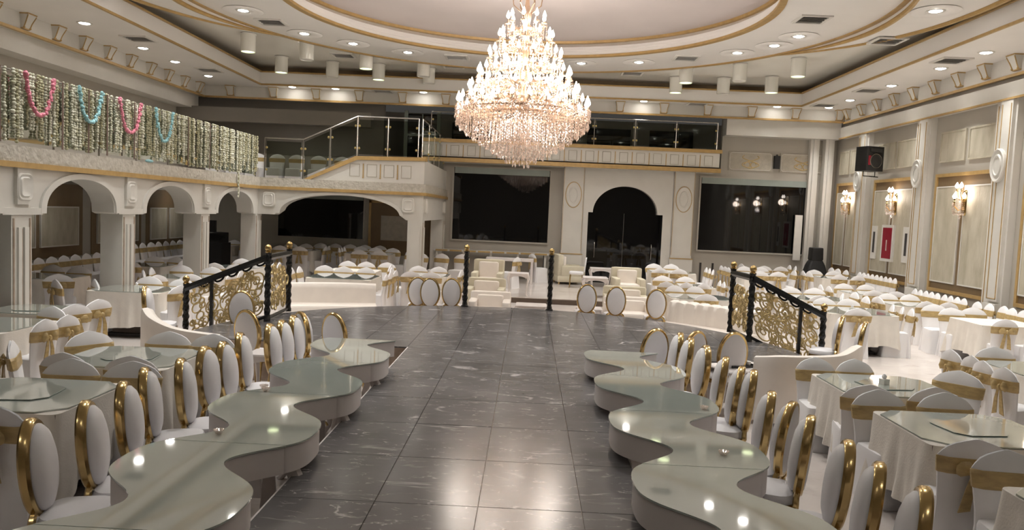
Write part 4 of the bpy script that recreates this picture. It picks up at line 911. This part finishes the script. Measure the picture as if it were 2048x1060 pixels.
def armchair(x, y, rz, z, label, w_=.42, d_=.42, h=.80, material='cream_fabric', cat='armchair'):
    e = tag(empty('armchair', (x, y, z), R(rz)), label, cat)
    def cush(hx, hy, z0, z1, cx=0, cy_=0, r=.05): return MB().loft([[(p[0], p[1], zz) for p in rrect(hx * k, hy * k, r, 3, cx, cy_)] for (k, zz) in ((.95, z0), (1, z0 + .03), (1, z1 - .04), (.96, z1 - .01), (.8, z1))])
    part('base', cush(w_, d_, .08, .30), material, e)
    part('seat_cushion', cush(w_ - .13, d_ - .1, .30, .45, 0, .08), 'cream_leather', e)
    part('backrest', cush(w_, .09, .28, h, 0, -d_ + .09), material, e)
    part('back_cushion', cush(w_ - .15, .07, .42, h - .06, 0, -d_ + .24), 'cream_leather', e)
    for s in (-1, 1):
        part('armrest', cush(.08, d_ - .02, .28, .60, s * (w_ - .08), .02), material, e)
        for q in (-1, 1): part('foot', MB().lathe([(.02, 0), (.028, .08)], 8, (s * (w_ - .07), q * (d_ - .07), 0)), 'gold_metal', e)
armchair(-1.05, 20.8, 178, BACK_Z, 'cream armchair on the upper floor beside the stepped aisle, arcade side', h=.92)
armchair(2.75, 20.9, 182, BACK_Z, 'cream armchair on the upper floor before the dark doorway', h=.86)
armchair(1.35, 25.0, -80, BACK_Z, 'beige armchair beside the arched doorway pilaster', .45, .45, .95)
armchair(-.72, 15.55, 180, 0, 'low cream armchair behind the stage between the oval chairs and a newel post', h=.74, material='cream_leather')
armchair(2.15, 15.9, 182, 0, 'low cream armchair behind the stage beside the tufted sofa', .5, .42, .72, 'cream_leather')
armchair(2.3, 17.6, 180, 0, 'cream armchair halfway up the aisle beside the covered chairs', .5, .45, .78)
armchair(-.95, 18.0, 178, 0, 'cream armchair halfway up the aisle on the arcade side', .45, .45, .80)
def side_table(x, y, z, label, hx=.28, hy=.26, h=.5, rz=0, material='apron_white'):
    e = tag(empty('side_table', (x, y, z), R(rz)), label, 'side table')
    part('table_top', MB().loft([[(p[0], p[1], zz) for p in rrect(hx * k, hy * k, .04, 3)] for (k, zz) in ((.97, h - .03), (1, h - .015), (.97, h))]), material, e)
    ap = [(-hx * .92, h - .03), (-hx * .92, h - .13)] + [(-hx * .7 * math.cos(R(a)), h - .14 + .06 * math.sin(R(a))) for a in range(0, 181, 20)] + [(hx * .92, h - .13), (hx * .92, h - .03)]
    for s in (-1, 1): part('apron', MB().prism(ap, s * hy * .9 - .01, s * hy * .9 + .01, 'y'), material, e)
    for sx in (-1, 1):
        for sy in (-1, 1): part('leg', MB().tube([(sx * hx * .85, sy * hy * .85, h - .03), (sx * hx * .98, sy * hy * .95, h - .12), (sx * hx * .86, sy * hy * .85, h * .45), (sx * hx * .82, sy * hy * .82, .06), (sx * hx * .95, sy * hy * .92, 0)], [.035, .035, .022, .017, .02], 6), material, e)
    return e
side_table(-.22, 20.75, BACK_Z, 'white cabriole side table beside the upper arcade side armchair', h=.62)
side_table(.12, 15.75, 0, 'white cabriole side table behind the stage beside a newel post', .32, .28, .52)
side_table(2.35, 24.4, BACK_Z, 'white cabriole side table in front of the dark doorway', .35, .3, .6)
side_table(1.9, 21.3, BACK_Z, 'white cabriole side table beside the armchair before the doorway', .34, .3, .55)
side_table(1.32, 15.8, 0, 'white cabriole side table between oval chairs behind the stage', .26, .24, .5)
side_table(2.75, 9.55, 0, 'white side table with a dark tray beside the wing sofa', .38, .28, .60, 20)
side_table(-3.0, 8.95, 0, 'white side table with a dark glass top beside the runway chairs', .22, .2, .62)
tr = tag(empty('serving_tray', (2.7, 9.57, .602), R(20)), 'black tray with white cups on the side table by the wing sofa', 'tray')
part('tray_base', MB().box(-.17, .17, -.11, .11, 0, .012), 'black_metal', tr)
part('tray_rim', MB().box(-.18, .18, -.12, -.11, 0, .03).box(-.18, .18, .11, .12, 0, .03).box(-.18, -.17, -.11, .11, 0, .03).box(.17, .18, -.11, .11, 0, .03), 'black_metal', tr)
for (dx, dy) in ((-.09, 0), (.02, .04), (.1, -.03)):
    tag(part('cup', MB().lathe([(.02, 0), (.035, .03), (.038, .06), (.03, .055), (.015, .012)], 12), 'plastic_white', None, (2.7 + dx, 9.57 + dy, .614)), 'small white cup standing on the black tray', 'cup', 'cups on the tray')
wc = tag(empty('dining_chair', (1.75, 23.7, BACK_Z), R(85)), 'white side chair with slim gilt legs beside the beige armchair', 'chair')
part('seat', MB().loft([[(p[0], .22 + p[1], z) for p in rrect(.23 * k, .22 * k, .05, 3)] for (k, z) in ((.97, .42), (1, .44), (1, .48), (.9, .50))]), 'chair_cover', wc)
part('backrest', MB().loft([[(p[0], -.02 - .1 * (p[1] - .5) + y, p[1]) for p in rrect(.22, .22, .06, 3, 0, .72)] for y in (-.02, .02)]), 'chair_cover', wc)
for sx in (-1, 1):
    for yy_ in (.04, .40): part('leg', MB().tube([(sx * .19, yy_, .43), (sx * .2, yy_ + (.02 if yy_ > .2 else -.03), 0)], [.018, .012], 6), 'gold_metal', wc)

# wall console under the first window, with gilt edging
cs = tag(empty('wall_console', (-1.2, 25.6, BACK_Z)), 'long white console with gilt edging under the window by the cross arm', 'console')
part('console_top', MB().box(-1.9, 1.9, -.25, .25, .86, .92), 'white_paint', cs)
for k in range(8): part('gilt_edge', MB().box(-1.85 + k * .47, -1.85 + k * .47 + .40, -.262, -.25, .865, .915), 'gold_paint', cs)
for k in range(5): part('leg', MB().box(-1.85 + k * .9, -1.78 + k * .9, -.2, .2, 0, .86), 'white_paint', cs)
wt = tag(empty('serving_table', (-.55, 24.4, BACK_Z)), 'white serving table with square legs before the wall console', 'table')
part('table_top', MB().box(-.75, .75, -.3, .3, .70, .78), 'apron_white', wt)
for sx in (-1, 1):
    for sy in (-1, 1): part('leg', MB().box(sx * .7 - .035, sx * .7 + .035, sy * .25 - .03, sy * .25 + .03, 0, .70), 'apron_white', wt)
for (x, y, l) in ((-.35, 22.6, 'lone covered chair with a bright gold bow before the serving table'), (.2, 24.9, 'lone covered chair turned sideways beside the doorway pilaster')):
    cchair(x, y, 60 if x < 0 else -60, 'white ' + l, None)
for k in range(4): tag(part('slim_post', MB().box(-.03, .03, -.03, .03, 0, .85), 'dark_leg', None, (.55 + .55 * k if k < 2 else .0 + 5.7 + .4 * (k - 2), 25.45, BACK_Z)), 'slim dark floor post standing before the end wall', 'post', 'slim posts before the end wall')

# ================================================================== RAILINGS OF THE STAGE
def newel_mesh(h):
    m = MB(); rings = []; n = 4; K = 40
    for k in range(K + 1):
        z = (h - .12) * k / K; r = .052 if k in (0, 1, K, K - 1) else .048 + .007 * math.sin(k * 1.3); tw = 0 if k < 3 or k > K - 3 else (k - 3) * .32
        rings.append([(r * math.cos(2 * PI * i / 6 + tw), r * math.sin(2 * PI * i / 6 + tw) * .95, z) for i in range(6)])
    m.loft(rings); return m.mesh('post', 'black_metal')
NEWEL = newel_mesh(1.19)
FIN = MB().lathe([(.045, 1.06), (.05, 1.075), (.03, 1.085), (.045, 1.10), (.055, 1.13), (.045, 1.165), (.02, 1.185), (.004, 1.19)], 14).mesh('finial', 'gold_metal')
def newel(parent, p): 
    o = ob('post', NEWEL, parent, p); ob('finial', FIN, o); return o
def scrolls(e, a, b, seed, n):
    rnd = random.Random(seed); A, B = Vector(a), Vector(b); L = (B - A).length; d = B - A; hd = Vector((d.x, d.y, 0)); Lh = hd.length; u = hd.normalized(); sl = d.z / Lh
    def pt(s, h): return A + u * s + Vector((0, 0, sl * s + h))
    done = []; tries = 0
    while len(done) < n and tries < 4000:
        tries += 1; r = rnd.choice((.045, .06, .08, .10, .13, .16)); s = rnd.uniform(.05 + r, Lh - .05 - r) if Lh > 2 * r + .12 else None
        if s is None: continue
        h = rnd.uniform(.12 + r, .90 - r)
        if any(math.hypot(s - q[0], h - q[1]) < (r + q[2]) * .62 for q in done): continue
        done.append((s, h, r)); k = 18
        part('scroll_ring', MB().tube([pt(s + r * math.cos(2 * PI * i / k), h + r * math.sin(2 * PI * i / k)) for i in range(k)], .013, 5, True), 'gold_scroll', e)
        if r > .09:
            part('scroll_curl', MB().tube([pt(s + r * (.72 - .055 * i) * math.cos(i * .75), h + r * (.72 - .055 * i) * math.sin(i * .75)) for i in range(12)], .012, 5), 'gold_scroll', e)
    for i in range(n // 2):
        s, h, r = done[i % len(done)]; c = pt(s + r * rnd.uniform(-.8, .8), h + r * rnd.uniform(-.8, .8)); m = MB()
        for q in range(5):
            t = q * 1.2566 + rnd.random(); m.tube([tuple(c), tuple(c + u * (.05 * math.cos(t)) + Vector((0, 0, .05 * math.sin(t)))), tuple(c + u * (.085 * math.cos(t + .5)) + Vector((0, 0, .085 * math.sin(t + .5))))], [.012, .018, .004], 5)
        part('gilt_leaf', m, 'gold_scroll', e)
def railing(top, back, foot, label, seed):
    e = tag(empty('scroll_railing', (top[0], top[1], top[2])), label, 'railing'); o = Vector(top)
    T, Bk, Ft = Vector((0, 0, 0)), Vector(back) - o, Vector(foot) - o
    for p in (T, Bk, Ft): newel(e, tuple(p))
    def rail(a, b, h, r, name): 
        a = a + Vector((0, 0, h)); b = b + Vector((0, 0, h)); d = (b - a).normalized(); sdir = Vector((-d.y, d.x, 0)).normalized() * r; upv = Vector((0, 0, r * .8))
        part(name, MB().loft([[tuple(p + sdir * .6 - upv), tuple(p - sdir * .6 - upv), tuple(p - sdir - upv * .1), tuple(p - sdir * .7 + upv), tuple(p + sdir * .7 + upv), tuple(p + sdir - upv * .1)] for p in (a, b)]), 'black_metal', e)
    rail(T, Bk, .99, .055, 'handrail'); rail(T, Ft, .99, .062, 'handrail'); rail(T, Bk, .05, .025, 'bottom_rail'); rail(T, Ft, .08, .03, 'bottom_rail')
    md = T * .32 + Ft * .68
    part('baluster', MB().box(md.x - .025, md.x + .025, md.y - .025, md.y + .025, md.z + .05, md.z + .98), 'black_metal', e)
    for k in range(5):
        s = .08 + k * .17; c = T * (1 - s) + Ft * s; u = (Ft - T).normalized(); part('rail_scallop', MB().tube([tuple(c + u * (.085 * math.cos(PI + PI * i / 8)) + Vector((0, 0, .965 + .06 * math.sin(PI + PI * i / 8)))) for i in range(9)], .016, 5), 'black_metal', e)
    scrolls(e, tuple(T), tuple(Ft), seed, 46); scrolls(e, tuple(T), tuple(Bk), seed + 1, 24)
railing((-3.97, 11.7, STAGE_Z), (-4.02, 12.9, STAGE_Z), (-5.30, 11.85, 0), 'black stair railing with gilt scrollwork on the arcade side', 3)
railing((3.49, 11.93, STAGE_Z), (3.44, 12.87, STAGE_Z), (4.66, 12.05, 0), 'black stair railing with gilt scrollwork on the wall lamp side', 11)
for (x, l) in ((-1.16, 'black twisted newel post with gold ball beside the oval chairs, arcade side'), (.46, 'black twisted newel post with gold ball on the stage edge facing the doorway')):
    e = tag(empty('newel_post', (x, 14.66, STAGE_Z)), l, 'post'); newel(e, (0, 0, 0)); part('base', MB().lathe([(.07, 0), (.07, .02), (.05, .03)], 12), 'black_metal', e)

# ================================================================== GLASS RAILINGS OF THE GALLERIES
def glass_rail(name, pts, label, h=1.05, gap=.02, sub=1.25):
    """pts: base points; posts, panels and handrail between them"""
    o = Vector(pts[0]); e = tag(empty('glass_railing', tuple(o)), label, 'railing'); V = [Vector(p) - o for p in pts]
    nodes = []
    for a, b in zip(V[:-1], V[1:]):
        n = max(1, round((b - a).length / sub))
        for k in range(n): nodes.append(a + (b - a) * (k / n))
    nodes.append(V[-1])
    for p in nodes: part('post', MB().lathe([(.016, 0), (.016, h)], 8, tuple(p)), 'steel', e)
    for a, b in zip(nodes[:-1], nodes[1:]):
        d = b - a; hd = Vector((d.x, d.y, 0)).normalized(); sd = Vector((-hd.y, hd.x, 0)) * .006; a2 = a + d * .05; b2 = b - d * .05
        v = []
        for (p, z) in ((a2, .06), (b2, .06), (b2, h - .08), (a2, h - .08)): v += [tuple(p + Vector((0, 0, z)) + sd), tuple(p + Vector((0, 0, z)) - sd)]
        part('glass_panel', MB().add(v, [(0, 2, 4, 6), (7, 5, 3, 1), (0, 1, 3, 2), (2, 3, 5, 4), (4, 5, 7, 6), (6, 7, 1, 0)]), 'rail_glass', e, sharp=0)
        for z in (.22, h - .25):
            for (p, s) in ((a, 1), (b, -1)): part('clip', MB().ball(tuple(p + hd * (s * .05) + Vector((0, 0, z))), .035, n=6, m=4), 'brass_clip', e)
    m = MB(); m.tube([tuple(p + Vector((0, 0, h))) for p in V], .018, 8); part('handrail', m, 'steel', e)
    return e
glass_rail('a', [(XG - .02, 5.5, GZ), (XG - .02, 20.42, GZ)], 'long glass railing hung with garlands on the gallery', h=1.04)
glass_rail('b', [(-7.18, YG + .1, GZ), (-6.14, YG + .1, GZ), (-4.69, YG + .1, 3.70), (-3.05, YG + .1, 3.70)], 'glass railing climbing to the stair landing', h=1.06, sub=.85)
glass_rail('c', [(-2.95, YG + .15, 3.70), (-2.95, 25.9, 3.70)], 'short glass railing along the side of the landing', h=1.06)
glass_rail('d', [(BX0 + .1, BY + .05, 4.64), (BX1 - .1, BY + .05, 4.64)], 'glass railing along the balcony over the doorway', h=.88)

# ---- garlands
def string_mesh(seed, L, material, fat):
    rnd = random.Random(seed); m = MB(); z = 0
    while z > -L:
        r = fat * rnd.uniform(.75, 1.2); m.ball((rnd.uniform(-.008, .008), rnd.uniform(-.008, .008), z), r, r * .9, r * .85, 6, 4); z -= r * 1.55
    return m.mesh('garland_string', material, 80)
SM = [string_mesh(s, L, mt, fat) for (s, L, mt, fat) in ((1, .98, 'white_flower', .030), (2, .90, 'green_flower', .026), (3, .80, 'white_flower', .033), (4, 1.0, 'green_flower', .028), (5, .70, 'green_flower', .024), (6, .94, 'white_flower', .026))]
y = 10.15; k = 0
while y < 20.35:
    s = random.choice(SM); o = tag(ob('garland_string', s, None, (XG + .045 + random.uniform(-.01, .02), y, 4.07), random.random() * 6), 'flower string hanging straight down over the gallery glass railing', 'garland', 'flower strings on the gallery railing')
    y += random.choice((.055, .062, .07, .08, .10, .15)); k += 1
for yy_ in (10.35, 11.75, 12.45, 13.0, 13.9, 16.1, 17.2):
    tag(part('ribbon_strip', MB().box(-.004, .004, -.018, .018, -1.02, 0), 'brown_cord', None, (XG + .10, yy_, 4.07)), 'thin brown ribbon hanging among the flower strings', 'ribbon', 'brown ribbons on the gallery railing')
def swag(y0, y1, drop, material, label):
    m = MB(); rnd = random.Random(int(y0 * 10)); n = 110
    for i in range(n + 1):
        t = .5 - .5 * math.cos(PI * i / n); yv = (y1 - y0) * t; z = -drop * (1 - (2 * t - 1) ** 4) ; z = -drop * (1 - abs(2 * t - 1) ** 2.6)
        r = rnd.uniform(.018, .032); m.ball((rnd.uniform(-.015, .015), yv + rnd.uniform(-.015, .015), z + rnd.uniform(-.01, .01)), r, r, r, 6, 4)
    m.tube([(0, 0, .03), (0, 0, -.02)], .02, 5)
    tag(part('garland_swag', m, material, None, (XG + .12, y0, 4.06), sharp=80), label, 'garland')
swag(10.85, 11.5, .56, 'pink_flower', 'pink flower swag looped over the railing nearest the first arch')
swag(12.15, 12.8, .50, 'blue_flower', 'light blue flower swag with a loose end over the first arch')
swag(13.35, 14.1, .54, 'pink_flower', 'pink flower swag looped above the second arcade pillar')
swag(14.65, 15.35, .58, 'blue_flower', 'light blue flower swag looped above the second arch')
tag(part('flower_tassel', MB().ball((0, 0, 0), .05, .14, .03, 8, 5), 'blue_flower', None, (XG + .05, 14.55, GZ + .03)), 'fallen light blue flower clump lying on the relief beam', 'garland')
m = MB(); [m.ball((0, random.uniform(-.02, .02), -.04 * i), .028, n=6, m=4) for i in range(16)]
tag(part('garland_tail', m, 'white_flower', None, (XG + .11, 18.9, GZ + .05)), 'white flower tail dangling over the gilt band above the third arch', 'garland')

# ================================================================== LOUDSPEAKERS, FIRE CABINET, NOTICES
sp = tag(empty('wall_speaker', (9.55, 22.15, 3.98), R(18)), 'black loudspeaker on a wall bracket between pilasters', 'speaker')
part('cabinet', MB().loft([[(p[0], p[1] + .02, z) for p in rrect(.29, .24, .04, 3)] for z in (0, .68)]), 'black_box', sp)
part('cone', MB().loft([[(r * math.cos(2 * PI * i / 24), yy_, .28 + r * math.sin(2 * PI * i / 24)) for i in range(24)] for (r, yy_) in ((.20, -.225), (.20, -.24), (.18, -.24), (.08, -.19), (.05, -.20), (.01, -.205))]), 'black_cone', sp)
part('cone_ring', MB().tube([(.195 * math.cos(2 * PI * i / 24), -.24, .28 + .195 * math.sin(2 * PI * i / 24)) for i in range(24)], .012, 5, True), 'steel', sp)
part('horn', MB().box(-.2, .2, -.235, -.22, .53, .62), 'black_cone', sp)
part('bracket', MB().tube([(-.2, 0, 0), (-.2, 0, -.14), (.2, 0, -.14), (.2, 0, 0)], .014, 5), 'black_metal', sp)
part('bracket_arm', MB().tube([(0, 0, -.14), (.4, .1, -.14)], .016, 5), 'black_metal', sp)
part('label_patch', MB().box(-.25, -.16, -.232, -.225, .16, .42), 'red_box', sp)
t = tag(empty('speaker_tower', (9.35, 25.2, BACK_Z)), 'black speaker on a cloth draped stand in the corner', 'speaker')
part('drape', MB().loft([[(p[0], p[1], z) for p in rrect(hx, hy, .08, 4)] for (hx, hy, z) in ((.42, .34, 0), (.38, .30, .5), (.27, .22, .95), (.2, .18, 1.1))]), 'black_box', t)
part('cabinet', MB().loft([[(p[0], p[1], z) for p in rrect(hx, hy, .03, 3)] for (hx, hy, z) in ((.17, .17, 1.1), (.19, .19, 1.14), (.18, .18, 1.5), (.16, .16, 1.52))]), 'black_box', t)
pn = tag(part('white_board', MB().box(-.12, .12, -.02, .02, 0, 1.5), 'plastic_white', None, (8.95, 25.85, 1.2)), 'narrow pale board leaning beside the speaker tower', 'board')
t = tag(empty('equipment_stack', (-9.55, 22.9, BACK_Z)), 'black sound equipment stack under the gallery', 'speaker')
part('desk', MB().box(-.5, .5, -.35, .35, 0, .95), 'black_box', t)
part('mixer', MB().loft([[(-.45, -.33, .95), (.45, -.33, .95), (.45, .3, .95), (-.45, .3, .95)], [(-.45, -.33, 1.02), (.45, -.33, 1.02), (.45, .3, 1.25), (-.45, .3, 1.25)]]), 'black_box', t)
part('monitor', MB().box(-.2, .12, .1, .2, 1.25, 1.6), 'black_box', t)
fc = tag(empty('fire_cabinet', (XR - .045, 21.74, 1.55)), 'red fire cabinet with a white frame set on the relief panel', 'fire cabinet')
part('frame', MB().box(-.05, 0, -.36, -.27, -.08, .94).box(-.05, 0, .27, .36, -.08, .94).box(-.05, 0, -.27, .27, -.08, .0).box(-.05, 0, -.27, .27, .86, .94), 'plastic_white', fc)
dd = part('door', MB().box(-.055, -.01, -.27, .27, 0, .86), 'red_box', fc)
part('handle', MB().box(-.075, -.055, -.02, .0, .22, .52), 'plastic_white', dd)
part('upper_plate', MB().box(-.06, -.054, -.24, .24, .62, .82), 'red_box', fc)
for (y, l) in ((22.62, 'white framed notice with a dark strip beside the gilt frame of the fire cabinet panel'), (20.72, 'white framed notice with a dark strip between the fire cabinet and a pilaster')):
    e = tag(empty('wall_notice', (XR - .045, y, 1.6)), l, 'notice')
    part('board', MB().box(-.03, 0, -.16, .16, -.1, .85), 'plastic_white', e); part('strip', MB().box(-.036, -.03, -.08, .04, .08, .68), 'vent_dark', e)
px = tag(part('wall_box_speaker', MB().box(-.09, .09, -.14, 0, 0, .42).box(-.07, .07, -.15, -.14, .03, .39), 'black_box', None, (8.12, YB - .02, 4.2)), 'small black box speaker between the frieze tablets', 'speaker')
part('bracket', MB().box(-.02, .02, -.08, .0, .42, .47), 'black_metal', px)

# small things on the tables
def tissue(x, y, z, label):
    e = tag(empty('tissue_box', (x, y, z), R(20)), label, 'tissue box')
    part('box', MB().box(-.06, .06, -.06, .06, 0, .09), 'plastic_white', e); e.scale = (.6, .6, .6)
    part('tissue', MB().loft([[(.02, .01, .09), (-.02, .01, .09), (-.02, -.01, .09), (.02, -.01, .09)], [(.05, .02, .14), (-.04, .03, .13), (-.03, -.02, .14), (.03, -.03, .13)], [(.02, .0, .17), (-.01, .01, .18), (-.02, -.01, .17), (.0, -.02, .16)]]), 'chair_cover', e)
tissue(3.72, 7.9, .80, 'small white tissue box on the table behind the wing sofa')
tissue(-6.75, 13.15, .79, 'small white tissue box on the table before the second arcade pillar')
tissue(6.3, 14.9, .79, 'small white tissue box on the table beyond the wall lamp side railing')
for (k, (x, y)) in enumerate(((-2.05, 5.12), (-2.2, 6.45), (-2.15, 6.35), (1.55, 6.45), (1.4, 5.2))):
    tag(part('salt_dish', MB().lathe([(.02, 0), (.035, .02), (.038, .03), (.03, .028), (.01, .012)], 12), 'crystal', None, (x, y, .803)), 'tiny crystal dish on a wavy runway table top', 'dish', 'crystal dishes on the wavy tables')

# ================================================================== settle the covered chairs: tight rows stand narrower, neighbours keep clear of each other
def settle():
    C = [dict(o=o, x=o.location.x, y=o.location.y, z=o.location.z, a=o.rotation_euler.z, s=1.0, x0=o.location.x, y0=o.location.y) for o in CHAIRS]
    for i, c in enumerate(C):
        ux, uy = math.cos(c['a']), math.sin(c['a'])
        for j, d in enumerate(C):
            if i == j or abs(c['z'] - d['z']) > .5: continue
            dx, dy = d['x'] - c['x'], d['y'] - c['y']; lat = abs(dx * ux + dy * uy); fw = abs(-dx * uy + dy * ux)
            if fw < .3 and .12 < lat < .5 and math.cos(c['a'] - d['a']) > .8: c['s'] = min(c['s'], max(.55, (lat - .02) / .5))
    def rect(c):
        ux, uy = math.cos(c['a']), math.sin(c['a']); h = .24 * c['s']
        return [(c['x'] + u * ux - v * uy, c['y'] + u * uy + v * ux) for (u, v) in ((-h, -.12), (h, -.12), (h, .43), (-h, .43))]
    fixed = [[(XG - .42, y0 - .02), (XG + .04, y0 - .02), (XG + .04, y1 + .02), (XG - .42, y1 + .02)] for (y0, y1) in ((10.72, 11.17), (13.7, 14.15), (17.02, 17.48), (20.45, 20.9))] + [[(-3.27, 20.57), (-2.8, 20.57), (-2.8, 21.02), (-3.27, 21.02)], [(9.8, 19.6), (10.2, 19.6), (10.2, 20.5), (9.8, 20.5)], [(9.8, 16.2), (10.2, 16.2), (10.2, 17.0), (9.8, 17.0)]]
    def sep(P, Q):
        best = None
        for A in (P, Q):
            for k in range(4):
                ex, ey = A[(k + 1) % 4][0] - A[k][0], A[(k + 1) % 4][1] - A[k][1]; l = math.hypot(ex, ey); nx, ny = ey / l, -ex / l
                p = [q[0] * nx + q[1] * ny for q in P]; q_ = [q[0] * nx + q[1] * ny for q in Q]
                ov = min(max(p), max(q_)) - max(min(p), min(q_))
                if ov <= 0: return None
                if best is None or ov < best[0]:
                    sg = 1 if sum(p) / 4 > sum(q_) / 4 else -1; best = (ov, nx * sg, ny * sg)
        return best
    for it in range(14):
        RR = [rect(c) for c in C]
        for i in range(len(C)):
            for j in range(i):
                if abs(C[i]['x'] - C[j]['x']) + abs(C[i]['y'] - C[j]['y']) > 1.1 or abs(C[i]['z'] - C[j]['z']) > .5: continue
                s = sep(RR[i], RR[j])
                if s:
                    for c, g in ((C[i], .5), (C[j], -.5)): c['x'] += s[1] * s[0] * g; c['y'] += s[2] * s[0] * g
                    RR[i] = rect(C[i]); RR[j] = rect(C[j])
            if C[i]['z'] < 1:
                for f in fixed:
                    s = sep(RR[i], f)
                    if s: C[i]['x'] += s[1] * s[0]; C[i]['y'] += s[2] * s[0]; RR[i] = rect(C[i])
    for c in C:
        dx, dy = c['x'] - c['x0'], c['y'] - c['y0']; l = math.hypot(dx, dy); k = min(1, .28 / l) if l > 0 else 1
        c['o'].location = (c['x0'] + dx * k, c['y0'] + dy * k, c['z']); c['o'].scale = (c['s'], 1, 1)
settle()
